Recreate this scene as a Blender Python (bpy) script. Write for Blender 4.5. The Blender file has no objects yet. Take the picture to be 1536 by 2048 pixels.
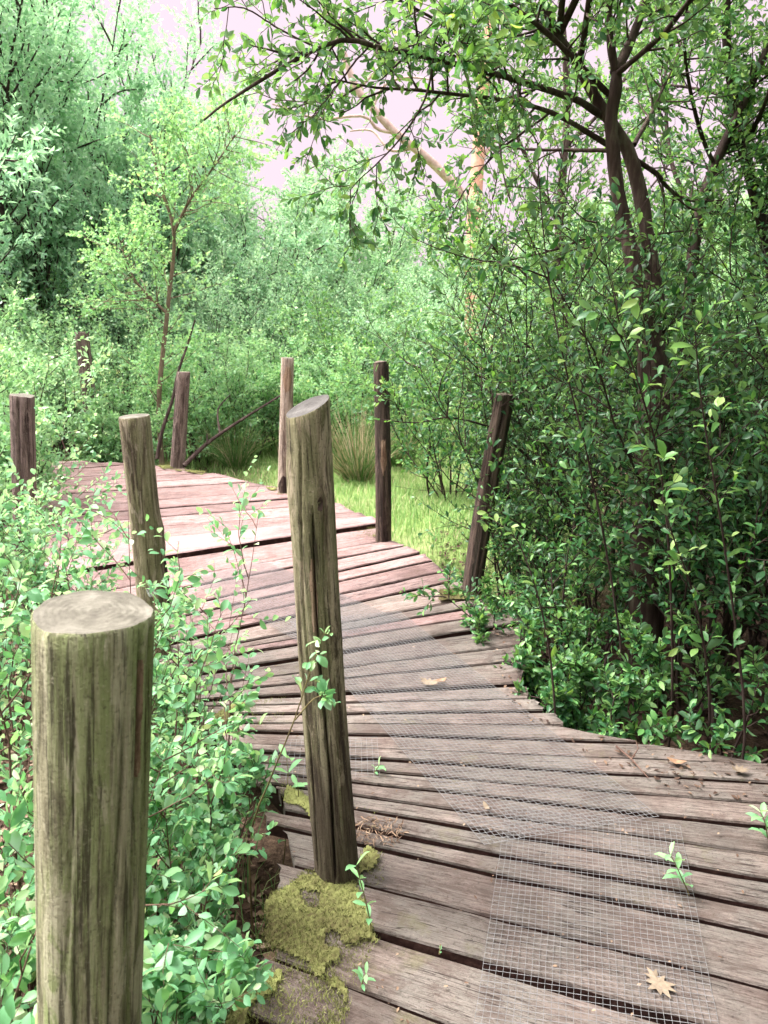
import bpy, math, random
import numpy as np
from mathutils import Vector, Matrix, Quaternion
from math import radians, sin, cos, pi

sc = bpy.context.scene
COL = sc.collection
H_CAM = 1.55
PITCH = radians(14.7)
SP, CP = sin(PITCH), cos(PITCH)
F = 1536.0

# ------------------------------------------------------------------ measuring helpers
def ray(x, y):
    u = (x - 768) / F; v = (y - 1024) / F
    return np.array([u, CP - v * SP, -SP - v * CP])
def P(x, y, z=0.0):                       # point of the photo on the level z
    d = ray(x, y); t = (z - H_CAM) / d[2]
    return np.array([0, 0, H_CAM]) + d * t
def PD(x, y, t):                          # point of the photo at a distance
    return np.array([0, 0, H_CAM]) + ray(x, y) * t

# ------------------------------------------------------------------ object helpers
def tag(o, label=None, cat=None, group=None, kind=None):
    if label: o['label'] = label
    if cat: o['category'] = cat
    if group: o['group'] = group
    if kind: o['kind'] = kind
    return o
def empty(name, loc=(0, 0, 0), label=None, cat=None, group=None, rot=None):
    o = bpy.data.objects.new(name, None); COL.objects.link(o)
    o.location = loc
    if rot is not None: o.rotation_euler = rot
    o.empty_display_size = .1
    return tag(o, label, cat, group)
def link(name, me, mat=None, parent=None):
    o = bpy.data.objects.new(name, me); COL.objects.link(o)
    if mat is not None and not me.materials: me.materials.append(mat)
    if parent is not None: o.parent = parent
    return o
def mesh_np(name, V, faces, tint=None, smooth=False):
    """faces: list of int arrays (m,k)"""
    me = bpy.data.meshes.new(name)
    V = np.asarray(V, np.float32)
    faces = [np.asarray(f, np.int32) for f in faces if len(f)]
    nl = sum(f.size for f in faces); nf = sum(len(f) for f in faces)
    me.vertices.add(len(V)); me.vertices.foreach_set('co', V.ravel())
    me.loops.add(nl); me.loops.foreach_set('vertex_index', np.concatenate([f.ravel() for f in faces]))
    me.polygons.add(nf)
    tot = np.concatenate([np.full(len(f), f.shape[1], np.int32) for f in faces])
    st = np.zeros(nf, np.int32); st[1:] = np.cumsum(tot)[:-1]
    me.polygons.foreach_set('loop_start', st)
    if smooth: me.polygons.foreach_set('use_smooth', np.ones(nf, bool))
    if tint is not None:
        a = me.attributes.new('tint', 'FLOAT', 'POINT'); a.data.foreach_set('value', np.asarray(tint, np.float32))
    me.update(calc_edges=True)
    return me
def norm(a):
    return a / np.maximum(np.linalg.norm(a, axis=-1, keepdims=True), 1e-9)

# ------------------------------------------------------------------ smooth noise for shapes
class Noise:
    def __init__(self, seed):
        r = np.random.default_rng(seed)
        self.k = r.normal(0, 1, (14, 3)); self.p = r.uniform(0, 6.28, 14)
    def __call__(self, X, f=1.0):
        X = np.asarray(X, float)
        return np.sin(X @ (self.k.T * f) + self.p).mean(-1) * 2.0

# ------------------------------------------------------------------ materials
def new_mat(name):
    m = bpy.data.materials.new(name); m.use_nodes = True
    nt = m.node_tree
    for n in list(nt.nodes): nt.nodes.remove(n)
    out = nt.nodes.new('ShaderNodeOutputMaterial')
    return m, nt, out
class G:
    """small node-writing helper"""
    def __init__(s, nt): s.nt = nt
    def n(s, t, **kw):
        x = s.nt.nodes.new(t)
        for k, v in kw.items():
            if k.startswith('i_'): x.inputs[k[2:].replace('_', ' ')].default_value = v
            else: setattr(x, k, v)
        return x
    def l(s, a, b): s.nt.links.new(a, b)
    def noise(s, vec, scale, detail=4, rough=.55, dist=0.0):
        x = s.n('ShaderNodeTexNoise'); x.inputs['Scale'].default_value = scale
        x.inputs['Detail'].default_value = detail; x.inputs['Roughness'].default_value = rough
        x.inputs['Distortion'].default_value = dist
        if vec is not None: s.l(vec, x.inputs['Vector'])
        return x.outputs['Fac']
    def ramp(s, fac, stops):
        x = s.n('ShaderNodeValToRGB'); e = x.color_ramp.elements
        while len(e) < len(stops): e.new(.5)
        for i, (p, c) in enumerate(stops):
            e[i].position = p; e[i].color = (c[0], c[1], c[2], 1) if hasattr(c, '__len__') else (c, c, c, 1)
        s.l(fac, x.inputs['Fac']); return x.outputs['Color']
    def mix(s, fac, a, b, blend='MIX'):
        x = s.n('ShaderNodeMix', data_type='RGBA', blend_type=blend)
        for sock, v in ((x.inputs[0], fac), (x.inputs[6], a), (x.inputs[7], b)):
            if hasattr(v, 'is_output'): s.l(v, sock)
            elif hasattr(v, '__len__'): sock.default_value = (v[0], v[1], v[2], 1)
            else: sock.default_value = v
        return x.outputs[2]
    def math(s, op, a, b=0.0):
        x = s.n('ShaderNodeMath', operation=op)
        for sock, v in ((x.inputs[0], a), (x.inputs[1], b)):
            if hasattr(v, 'is_output'): s.l(v, sock)
            else: sock.default_value = v
        return x.outputs[0]
    def mapping(s, vec, scale=(1, 1, 1), loc=(0, 0, 0)):
        x = s.n('ShaderNodeMapping'); x.inputs['Scale'].default_value = scale; x.inputs['Location'].default_value = loc
        s.l(vec, x.inputs['Vector']); return x.outputs['Vector']
    def bump(s, h, strength=.5, dist=.01):
        x = s.n('ShaderNodeBump'); x.inputs['Strength'].default_value = strength; x.inputs['Distance'].default_value = dist
        s.l(h, x.inputs['Height']); return x.outputs['Normal']
    def principled(s, color, rough=.8, normal=None, metallic=0.0, spec=.3):
        x = s.n('ShaderNodeBsdfPrincipled')
        if hasattr(color, 'is_output'): s.l(color, x.inputs['Base Color'])
        else: x.inputs['Base Color'].default_value = (*color, 1)
        if hasattr(rough, 'is_output'): s.l(rough, x.inputs['Roughness'])
        else: x.inputs['Roughness'].default_value = rough
        x.inputs['Metallic'].default_value = metallic
        x.inputs['Specular IOR Level'].default_value = spec
        if normal is not None: s.l(normal, x.inputs['Normal'])
        return x.outputs[0]

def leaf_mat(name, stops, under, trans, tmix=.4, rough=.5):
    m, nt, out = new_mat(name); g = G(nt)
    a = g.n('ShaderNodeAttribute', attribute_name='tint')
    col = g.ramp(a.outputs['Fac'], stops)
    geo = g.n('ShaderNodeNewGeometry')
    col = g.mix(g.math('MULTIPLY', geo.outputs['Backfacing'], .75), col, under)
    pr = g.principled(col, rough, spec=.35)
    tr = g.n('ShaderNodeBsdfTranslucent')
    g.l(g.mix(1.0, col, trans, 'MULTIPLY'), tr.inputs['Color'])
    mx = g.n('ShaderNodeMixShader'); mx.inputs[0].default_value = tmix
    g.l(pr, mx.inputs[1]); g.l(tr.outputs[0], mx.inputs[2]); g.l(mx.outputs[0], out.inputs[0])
    return m
def bark_mat(name, c1, c2, c3, scale=20.0, stretch=.15, bump=.6):
    m, nt, out = new_mat(name); g = G(nt)
    tc = g.n('ShaderNodeTexCoord')
    v = g.mapping(tc.outputs['Object'], (1, 1, stretch))
    n1 = g.noise(v, scale, 6, .65); n2 = g.noise(tc.outputs['Object'], 5, 3)
    c = g.ramp(n1, [(.3, c1), (.5, c2), (.72, c3)])
    c = g.mix(g.ramp(n2, [(.35, 0.0), (.7, .7)]), c, c1)
    g.l(g.principled(c, .9, g.bump(n1, bump, .01), spec=.15), out.inputs[0])
    return m

M = {}
# sallow leaves: deep green, mid, and fresh pale tips
M['leaf_near'] = leaf_mat('sallow_leaf_fresh', [(0, (.075, .21, .10)), (.5, (.14, .34, .165)), (.85, (.24, .46, .20)), (1, (.46, .54, .36))], (.28, .44, .31), (1.35, 1.35, .8), .45)
M['leaf_shade'] = leaf_mat('sallow_leaf_shaded', [(0, (.020, .075, .030)), (.5, (.040, .135, .047)), (.85, (.115, .28, .078)), (1, (.22, .40, .14))], (.10, .19, .11), (1.5, 1.4, .6), .38, .40)  # darker sallow leaf, the thicket's shade put into its colour
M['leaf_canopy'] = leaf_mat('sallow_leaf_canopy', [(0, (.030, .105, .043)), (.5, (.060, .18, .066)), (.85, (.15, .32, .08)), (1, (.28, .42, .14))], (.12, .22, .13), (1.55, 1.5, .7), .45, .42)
M['leaf_mid'] = leaf_mat('shrub_leaf_mid_green', [(0, (.10, .25, .105)), (.5, (.19, .39, .17)), (.85, (.32, .53, .22)), (1, (.47, .60, .31))], (.28, .44, .30), (1.25, 1.25, .85), .42, .36)
M['leaf_birch'] = leaf_mat('birch_leaf_yellow_green', [(0, (.13, .31, .14)), (.5, (.20, .42, .19)), (.85, (.29, .52, .23)), (1, (.42, .53, .27))], (.29, .46, .29), (1.25, 1.25, .75), .48)
M['leaf_grey'] = leaf_mat('willow_leaf_grey_green', [(0, (.105, .25, .12)), (.5, (.19, .38, .19)), (.85, (.30, .50, .25)), (1, (.45, .58, .35))], (.32, .46, .35), (1.2, 1.25, .9), .45)
M['leaf_tall'] = leaf_mat('willow_leaf_tall', [(0, (.15, .34, .19)), (.5, (.235, .47, .265)), (.85, (.32, .56, .31)), (1, (.43, .62, .40))], (.31, .48, .36), (1.25, 1.25, .95), .48)  # pale tone also stands in for the milky haze
M['needle'] = leaf_mat('pine_needle', [(0, (.03, .08, .04)), (1, (.07, .15, .07))], (.06, .12, .07), (1, 1.2, .8), .15)
M['bark_dark'] = bark_mat('dark_sallow_bark', (.018, .011, .010), (.045, .030, .026), (.10, .078, .066), 26)
M['bark_tree'] = bark_mat('grey_brown_tree_bark', (.022, .014, .012), (.065, .043, .036), (.13, .12, .085), 32)
M['bark_twig'] = bark_mat('brown_twig_bark', (.06, .035, .028), (.11, .065, .05), (.17, .11, .08), 30)
M['bark_green'] = bark_mat('green_brown_shoot', (.08, .06, .03), (.16, .13, .06), (.24, .22, .09), 30)
M['bark_birch'] = bark_mat('young_birch_bark', (.09, .065, .045), (.17, .13, .09), (.27, .225, .165), 24, .5)
M['bark_pine'] = bark_mat('orange_pine_bark', (.26, .13, .085), (.42, .25, .175), (.52, .35, .27), 6, .35)
M['bark_limb'] = bark_mat('pale_bare_limb', (.28, .20, .17), (.42, .32, .28), (.55, .46, .42), 8, 1)

def plank_mat(name, dark, mid, light, grey, moss=0.0):
    m, nt, out = new_mat(name); g = G(nt)
    tc = g.n('ShaderNodeTexCoord'); oi = g.n('ShaderNodeObjectInfo')
    off = g.n('ShaderNodeVectorMath', operation='ADD'); g.l(tc.outputs['Object'], off.inputs[0])
    sc_ = g.n('ShaderNodeVectorMath', operation='SCALE'); sc_.inputs[0].default_value = (37, 19, 11)
    g.l(oi.outputs['Random'], sc_.inputs['Scale']); g.l(sc_.outputs[0], off.inputs[1])
    v = off.outputs[0]
    grain = g.noise(g.mapping(v, (2.6, 70, 40)), 1.6, 8, .75, .4)
    fine = g.noise(g.mapping(v, (14, 210, 120)), 1.5, 5, .75)
    fleck = g.noise(g.mapping(v, (30, 110, 60)), 1.0, 4, .7)
    blot = g.noise(v, 3.6, 6, .65)
    speck = g.noise(v, 110, 4, .75)
    c = g.ramp(grain, [(.34, dark), (.49, mid), (.64, light)])
    c = g.mix(g.ramp(blot, [(.42, 0.0), (.58, .8)]), c, grey)
    c = g.mix(g.ramp(fine, [(.36, .85), (.47, 0.0)]), c, dark)
    c = g.mix(g.ramp(fleck, [(.34, .5), (.44, 0.0)]), c, (dark[0]*.8, dark[1]*.8, dark[2]*.8))
    c = g.mix(g.ramp(fleck, [(.57, 0.0), (.70, .3)]), c, (light[0]*1.15, light[1]*1.15, light[2]*1.15))
    c = g.mix(g.ramp(speck, [(.34, .6), (.42, 0.0)]), c, (dark[0]*.5, dark[1]*.5, dark[2]*.5))
    c = g.mix(g.ramp(speck, [(.62, 0.0), (.72, .6)]), c, (light[0]*1.35, light[1]*1.35, light[2]*1.3))
    blot3 = g.noise(g.mapping(v, (7, 16, 9)), 1.0, 7, .72, .5)
    c = g.mix(g.ramp(blot3, [(.40, .6), (.49, 0.0)]), c, (dark[0]*1.5, dark[1]*1.6, dark[2]*1.6))
    c = g.mix(g.ramp(blot3, [(.54, 0.0), (.66, .45)]), c, light)
    blot2 = g.noise(v, 1.3, 5, .65)
    c = g.mix(g.ramp(blot2, [(.50, 0.0), (.64, .5)]), c, (dark[0]*.9, dark[1]*.9, dark[2]*.9))
    ck = g.noise(g.mapping(v, (1.1, 34, 1)), 1.0, 3, .5, .6)
    crack = g.ramp(g.math('ABSOLUTE', g.math('SUBTRACT', ck, .5)), [(.004, .85), (.012, 0.0)])
    c = g.mix(g.math('MULTIPLY', crack, g.ramp(blot, [(.46, 0.0), (.54, 1.0)])), c, (dark[0]*.35, dark[1]*.3, dark[2]*.3))
    mo = g.noise(v, 6.5, 5, .7)
    c = g.mix(g.math('MULTIPLY', g.ramp(mo, [(.60, 0.0), (.72, 1.0)]), .35 + moss), c, (.12, .115, .05))
    br = g.n('ShaderNodeHueSaturation'); g.l(c, br.inputs['Color'])
    g.l(g.math('ADD', g.math('MULTIPLY', oi.outputs['Random'], .42), .78), br.inputs['Value'])
    h = g.math('ADD', g.math('MULTIPLY', grain, .8), g.math('MULTIPLY', fine, .7))
    h = g.math('ADD', h, g.math('MULTIPLY', speck, .45))
    g.l(g.principled(br.outputs[0], .82, g.bump(h, 1.0, .009), spec=.25), out.inputs[0])
    return m
M['plank'] = plank_mat('weathered_hardwood', (.056, .037, .031), (.160, .124, .108), (.245, .205, .182), (.165, .152, .134), .1)
M['plank_pink'] = plank_mat('pinkish_hardwood', (.075, .042, .037), (.235, .152, .142), (.33, .235, .222), (.235, .172, .162), -.1)  # pinker, lighter planks for the far stretch of deck
M['plank_new'] = plank_mat('pale_replacement_board', (.14, .085, .082), (.27, .18, .172), (.34, .24, .23), (.25, .17, .162), -.3)
M['plank_edge'] = bark_mat('dark_plank_edge', (.012, .005, .004), (.030, .013, .010), (.065, .034, .027), 30, 1)  # dark red-brown plank sides and undersides
M['joist'] = bark_mat('rotten_joist', (.02, .013, .011), (.045, .03, .026), (.08, .055, .045), 14, 1)

def post_mat(name, dark, mid, light, algae, algae_amt, seed, damp_shade=0):
    m, nt, out = new_mat(name); g = G(nt)
    tc = g.n('ShaderNodeTexCoord')
    v = g.mapping(tc.outputs['Object'], (1, 1, 1), (seed*3.1, seed*1.7, seed*5.3))
    st = g.noise(g.mapping(v, (38, 38, 1.5)), 1.0, 9, .72, .5)
    st2 = g.noise(g.mapping(v, (120, 120, 4)), 1.0, 6, .75, .2)
    blot = g.noise(g.mapping(v, (13, 13, 3.0)), 1.0, 7, .7, .8)
    blot2 = g.noise(g.mapping(v, (20, 20, 5.0)), 1.0, 6, .7, 1.0)
    fine = g.noise(v, 150, 4, .75)
    c = g.ramp(st, [(.40, dark), (.49, mid), (.60, light)])
    al = g.noise(g.mapping(v, (16, 16, 1.3)), 1.0, 7, .68, .4)
    c = g.mix(g.math('MULTIPLY', g.ramp(al, [(.44, 0.0), (.54, 1.0)]), algae_amt), c, algae)
    c = g.mix(g.ramp(blot, [(.38, .8), (.47, 0.0)]), c, dark)
    c = g.mix(g.ramp(blot2, [(.54, 0.0), (.60, .75)]), c, light)
    c = g.mix(g.ramp(st2, [(.39, .85), (.46, 0.0)]), c, (dark[0]*.5, dark[1]*.5, dark[2]*.5))
    c = g.mix(g.ramp(fine, [(.34, .6), (.43, 0.0)]), c, (dark[0]*.8, dark[1]*.8, dark[2]*.8))
    c = g.mix(g.ramp(fine, [(.60, 0.0), (.72, .6)]), c, (light[0]*1.25, light[1]*1.25, light[2]*1.25))
    if damp_shade:                                     # blackish foot: part wet bark, part painted shade, ragged upper edge
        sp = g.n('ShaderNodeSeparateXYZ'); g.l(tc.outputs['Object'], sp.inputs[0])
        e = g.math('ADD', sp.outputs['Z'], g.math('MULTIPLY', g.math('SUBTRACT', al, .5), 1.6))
        c = g.mix(g.ramp(e, [(damp_shade - .12, .72), (damp_shade + .12, 0.0)]), c, (.03, .018, .014))
    h = g.math('ADD', st, g.math('MULTIPLY', st2, .9)); h = g.math('ADD', h, g.math('MULTIPLY', fine, .5))
    h = g.math('ADD', h, g.math('MULTIPLY', blot, .8))
    g.l(g.principled(c, .88, g.bump(h, 1.0, .011), spec=.2), out.inputs[0])
    return m
M['post_algae'] = post_mat('post_with_green_algae', (.085, .076, .046), (.26, .25, .155), (.43, .415, .29), (.25, .31, .125), .8, 1)
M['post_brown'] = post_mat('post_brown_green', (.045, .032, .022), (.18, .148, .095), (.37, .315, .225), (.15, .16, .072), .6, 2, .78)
M['post_mid'] = post_mat('post_weathered_brown', (.06, .04, .03), (.20, .16, .11), (.32, .27, .20), (.19, .20, .09), .5, 3)
M['post_grey'] = post_mat('post_grey_brown', (.045, .03, .026), (.13, .094, .082), (.23, .175, .155), (.11, .11, .07), .25, 4)
M['post_dark'] = post_mat('post_dark_wet_bark', (.014, .009, .008), (.045, .029, .024), (.11, .078, .062), (.06, .06, .035), .3, 5)
M['post_pale'] = post_mat('post_split_pale', (.10, .07, .055), (.27, .21, .165), (.42, .35, .29), (.2, .2, .13), .15, 6)
M['bare_wood'] = post_mat('bare_wood_under_bark', (.11, .065, .04), (.26, .175, .115), (.38, .28, .20), (.22, .18, .11), .1, 7)
def endgrain_mat(name, dark, mid, light):
    m, nt, out = new_mat(name); g = G(nt)
    tc = g.n('ShaderNodeTexCoord'); v = tc.outputs['Object']
    w = g.n('ShaderNodeTexWave', wave_type='RINGS', rings_direction='Z')
    w.inputs['Scale'].default_value = 34; w.inputs['Distortion'].default_value = 5.0; w.inputs['Detail'].default_value = 3
    g.l(v, w.inputs['Vector'])
    b = g.noise(v, 22, 5, .65); f = g.noise(v, 160, 3, .7)
    c = g.ramp(b, [(.3, dark), (.5, mid), (.72, light)])
    c = g.mix(g.math('MULTIPLY', w.outputs['Fac'], .14), c, dark)
    c = g.mix(g.ramp(f, [(.3, .5), (.45, 0.0)]), c, dark)
    h = g.math('ADD', g.math('MULTIPLY', w.outputs['Fac'], .18), g.math('ADD', b, g.math('MULTIPLY', f, .5)))
    g.l(g.principled(c, .85, g.bump(h, .6, .004), spec=.2), out.inputs[0])
    return m
M['end_pale'] = endgrain_mat('sawn_top_pale', (.045, .041, .032), (.095, .089, .070), (.16, .152, .125))
M['end_grey'] = endgrain_mat('sawn_top_grey', (.030, .028, .026), (.058, .055, .051), (.10, .096, .090))
M['end_dark'] = endgrain_mat('sawn_top_dark', (.05, .038, .03), (.11, .09, .07), (.19, .16, .13))

def simple(name, c1, c2, scale=30, rough=.85, metallic=0, bump=.3, spec=.3):
    m, nt, out = new_mat(name); g = G(nt); tc = g.n('ShaderNodeTexCoord')
    n = g.noise(tc.outputs['Object'], scale, 4)
    g.l(g.principled(g.ramp(n, [(.3, c1), (.7, c2)]), rough, g.bump(n, bump, .004), metallic, spec), out.inputs[0])
    return m
M['wire'] = simple('galvanised_wire', (.115, .115, .117), (.215, .215, .218), 60, .65, .1, 0)
M['lichen'] = simple('grey_lichen', (.20, .21, .19), (.42, .44, .40), 160)
M['deadleaf'] = simple('dry_leaf_tan', (.11, .085, .06), (.18, .142, .10), 90, .75)
M['deadleaf_brown'] = simple('dry_leaf_brown', (.13, .075, .045), (.25, .155, .095), 60, .8)
M['drysedge'] = simple('dry_sedge', (.34, .25, .16), (.52, .42, .28), 12)
M['dark_heart'] = simple('dark_knot', (.012, .008, .006), (.05, .03, .022), 60)  # dark brown tone of the knot patch
def tint_mat(name, stops, rough=.9, trans=0.0):
    m, nt, out = new_mat(name); g = G(nt)
    a = g.n('ShaderNodeAttribute', attribute_name='tint')
    c = g.ramp(a.outputs['Fac'], stops)
    sh = g.principled(c, rough, spec=.2)
    if trans:
        tr = g.n('ShaderNodeBsdfTranslucent'); g.l(c, tr.inputs['Color'])
        mx = g.n('ShaderNodeMixShader'); mx.inputs[0].default_value = trans
        g.l(sh, mx.inputs[1]); g.l(tr.outputs[0], mx.inputs[2]); sh = mx.outputs[0]
    g.l(sh, out.inputs[0]); return m
M['moss'] = tint_mat('cushion_moss', [(0, (.07, .06, .025)), (.35, (.165, .175, .062)), (.7, (.28, .305, .105)), (1, (.42, .42, .22))], .95, .2)
M['grass'] = tint_mat('meadow_grass', [(0, (.10, .22, .07)), (.5, (.20, .34, .10)), (.8, (.31, .43, .16)), (1, (.46, .40, .25))], .6, .35)
M['sedge'] = tint_mat('sedge_blades', [(0, (.06, .15, .045)), (.5, (.12, .25, .07)), (.8, (.26, .33, .13)), (1, (.50, .40, .26))], .6, .3)
M['litter'] = tint_mat('leaf_litter', [(0, (.03, .017, .012)), (.5, (.09, .055, .037)), (.85, (.19, .13, .088)), (1, (.28, .21, .15))], .8)

# ground
def ground_mat():
    m, nt, out = new_mat('soil_and_meadow'); g = G(nt)
    tc = g.n('ShaderNodeTexCoord'); v = tc.outputs['Object']
    a = g.n('ShaderNodeAttribute', attribute_name='tint')
    n1 = g.noise(v, 7, 6, .65); n2 = g.noise(v, 60, 4, .7); n3 = g.noise(v, .7, 4)
    soil = g.ramp(n2, [(.3, (.025, .016, .011)), (.55, (.075, .05, .034)), (.75, (.16, .115, .08))])
    turf = g.ramp(n1, [(.3, (.11, .17, .05)), (.5, (.20, .29, .085)), (.7, (.34, .36, .17))])
    turf = g.mix(g.ramp(n3, [(.45, 0.0), (.65, .6)]), turf, (.36, .31, .20))
    c = g.mix(a.outputs['Fac'], soil, turf)
    g.l(g.principled(c, .95, g.bump(g.math('ADD', n1, n2), .8, .03), spec=.1), out.inputs[0])
    return m
M['ground'] = ground_mat()

# ------------------------------------------------------------------ terrain
def smooth(a, lo, hi):
    t = np.clip((a - lo) / (hi - lo), 0, 1); return t * t * (3 - 2 * t)
gn = Noise(5)
def ground_z(x, y):
    x = np.asarray(x, float); y = np.asarray(y, float)
    XY = np.stack([x, y, 0 * x], -1)
    z = -.36 + .03 * gn(XY, 1.3) + .10 * gn(XY, .25)
    meadow = smooth(y, 3.6, 5.6) * smooth(x + .45 * (y - 5), -.9, .4)
    z = z * (1 - meadow) + meadow * (-.13 + .025 * gn(XY, 1.6) + .05 * gn(XY, .2))
    z = z + .002 * np.maximum(y - 15, 0) * smooth(y, 15, 30)
    return z
def build_ground():
    ax = np.concatenate([-np.geomspace(400, 6.2, 26), np.linspace(-6, 6, 110), np.geomspace(6.2, 400, 26)])
    ay = np.concatenate([-np.geomspace(200, 3.1, 18), np.linspace(-3, 18, 170), np.geomspace(18.3, 600, 26)])
    X, Y = np.meshgrid(ax, ay)
    Z = ground_z(X, Y)
    V = np.stack([X, Y, Z], -1).reshape(-1, 3)
    nx = len(ax); ny = len(ay)
    i, j = np.meshgrid(np.arange(nx - 1), np.arange(ny - 1)); b = (j * nx + i).ravel()
    f = np.stack([b, b + 1, b + nx + 1, b + nx], -1)
    x, y = V[:, 0], V[:, 1]
    t = smooth(y, 4.2, 5.6) * smooth(x + .45 * (y - 5), -.4, .5) * (1 - smooth(x - .25 * np.maximum(y - 5, 0), .7, 1.9))
    t = np.maximum(t, smooth(y, 12, 18) * .8)
    me = mesh_np('ground', V, [f], t, True)
    tag(link('ground', me, M['ground']), kind='structure')
build_ground()

# ------------------------------------------------------------------ tubes and leaves
def tubes(groups, sides=5):
    """groups: list of (paths (n,k,3), radii (n,k)); returns V, faces"""
    Vs, Fs, off = [], [], 0
    for paths, rad, *s in groups:
        if len(paths) == 0: continue
        sd = s[0] if s else sides
        paths = np.asarray(paths, float); rad = np.asarray(rad, float)
        n, k, _ = paths.shape
        T = norm(np.gradient(paths, axis=1))
        ref = np.where(np.abs(T[:, :1, 2:3]) > .9, np.array([[[1., 0, 0]]]), np.array([[[0., 0, 1.]]]))
        A = norm(np.cross(T, np.broadcast_to(ref, T.shape))); B = np.cross(T, A)
        ang = np.arange(sd) * 2 * pi / sd
        ring = paths[:, :, None, :] + rad[:, :, None, None] * (A[:, :, None, :] * np.cos(ang)[None, None, :, None] + B[:, :, None, :] * np.sin(ang)[None, None, :, None])
        Vs.append(ring.reshape(-1, 3))
        base = off + (np.arange(n) * k * sd)[:, None, None]
        ii = np.arange(k - 1)[None, :, None] * sd; jj = np.arange(sd)[None, None, :]; j2 = (jj + 1) % sd
        q = np.stack([base + ii + jj, base + ii + j2, base + ii + sd + j2, base + ii + sd + jj], -1).reshape(-1, 4)
        Fs.append(q)
        off += n * k * sd
    if not Vs: return None
    return np.concatenate(Vs), [np.concatenate(Fs)]

HI = np.array([[0, 0, 0], [.20, -.25, .03], [.22, 0, -.02], [.20, .25, .03], [.50, -.46, .05], [.52, 0, -.03], [.50, .46, .05], [.80, -.36, .0], [.81, 0, -.08], [.80, .36, .0], [1, 0, -.17]])
HI_T = np.array([[0, 3, 2], [0, 2, 1], [8, 9, 10], [7, 8, 10]]); HI_Q = np.array([[2, 3, 6, 5], [1, 2, 5, 4], [5, 6, 9, 8], [4, 5, 8, 7]])
LO = np.array([[0, 0, 0], [.5, -.5, .07], [.5, .5, .07], [1, 0, -.1]]); LO_T = np.array([[0, 2, 3], [0, 3, 1]])
def leaves_mesh(name, L, hi=True):
    pos, D, N, ln, wd, tint = L
    D = norm(D); S = norm(np.cross(D, N)); N = np.cross(S, D)
    T = HI if hi else LO
    V = pos[:, None, :] + ln[:, None, None] * (T[None, :, 0:1] * D[:, None, :] + wd[:, None, None] * T[None, :, 1:2] * S[:, None, :] + T[None, :, 2:3] * N[:, None, :])
    n = len(pos); b = (np.arange(n) * len(T))[:, None, None]
    if hi: faces = [(HI_T[None] + b).reshape(-1, 3), (HI_Q[None] + b).reshape(-1, 4)]
    else: faces = [(LO_T[None] + b).reshape(-1, 3)]
    return mesh_np(name, V.reshape(-1, 3), faces, np.repeat(tint, len(T)), hi)

def path_at(paths, idx, u):
    k = paths.shape[1]; f = np.clip(u, 0, .9999) * (k - 1); i = f.astype(int); w = (f - i)[:, None]
    a = paths[idx, i]; b = paths[idx, i + 1]
    return a * (1 - w) + b * w, norm(b - a)
def perp_random(rng, T, phi=None):
    n = len(T)
    ref = np.where(np.abs(T[:, 2:3]) > .9, np.array([[1., 0, 0]]), np.array([[0., 0, 1.]]))
    A = norm(np.cross(T, ref)); B = np.cross(T, A)
    if phi is None: phi = rng.uniform(0, 2 * pi, n)
    return A * np.cos(phi)[:, None] + B * np.sin(phi)[:, None]
def curve(rng, p0, d0, length, k, up=0.0, wander=.2):
    n = len(p0); out = np.zeros((n, k, 3)); out[:, 0] = p0; d = norm(d0.copy()); st = (length / (k - 1))[:, None]
    for i in range(1, k):
        d = d + rng.normal(0, wander, (n, 3)); d[:, 2] += up; d = norm(d)
        out[:, i] = out[:, i - 1] + d * st
    return out
def sprout(rng, paths, per, u0, u1, ang, length, k, up=.05, wander=.15, taper=.55, flat=0.0):
    n = len(paths); idx = np.repeat(np.arange(n), per)
    u = u0 + (u1 - u0) * ((np.tile(np.arange(per), n) + rng.uniform(0, 1, n * per)) / per)
    p, T = path_at(paths, idx, u)
    q = perp_random(rng, T)
    if flat: q[:, 2] *= (1 - flat); q = norm(q)
    a = ang * rng.uniform(.7, 1.3, n * per)
    d = T * np.cos(a)[:, None] + q * np.sin(a)[:, None]
    ln = length * (1 - taper * u) * rng.uniform(.55, 1.25, n * per)
    return curve(rng, p, d, ln, k, up, wander), u, ln
def leaves_on(rng, paths, per, u0, size, width=.5, up=.7, ang=.9, tip_bright=.5, tint0=.35, spread=.22):
    n = len(paths); idx = np.repeat(np.arange(n), per)
    u = u0 + (1 - u0) * ((np.tile(np.arange(per), n) + rng.uniform(0, 1, n * per)) / per)
    p, T = path_at(paths, idx, u)
    q = perp_random(rng, T)
    a = ang * rng.uniform(.6, 1.3, len(p))
    D = norm(T * np.cos(a)[:, None] + q * np.sin(a)[:, None])
    N = rng.normal(0, .55, (len(p), 3)); N[:, 2] += up
    ln = size * rng.uniform(.6, 1.15, len(p)) * (1 - .35 * u ** 3)
    clump = .16 * Noise(int(rng.integers(1e6)))(p, 4.0)      # random light and dark clumps, painting depth into the foliage
    tint = np.clip(tint0 + clump + tip_bright * u ** 2 * rng.uniform(0, 1, len(p)) + rng.normal(0, spread, len(p)) + (rng.uniform(0, 1, len(p)) > .96) * .4, 0, 1)
    return [p, D, N, ln, np.full(len(p), width) * rng.uniform(.85, 1.15, len(p)), tint]
def cat_leaves(Ls):
    return [np.concatenate([l[i] for l in Ls]) for i in range(6)]
def rad(n, k, r0, r1):
    r0 = np.broadcast_to(np.asarray(r0, float), (n,)); r1 = np.broadcast_to(np.asarray(r1, float), (n,))
    t = np.linspace(0, 1, k)
    return r0[:, None] * (1 - t) + r1[:, None] * t

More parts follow.
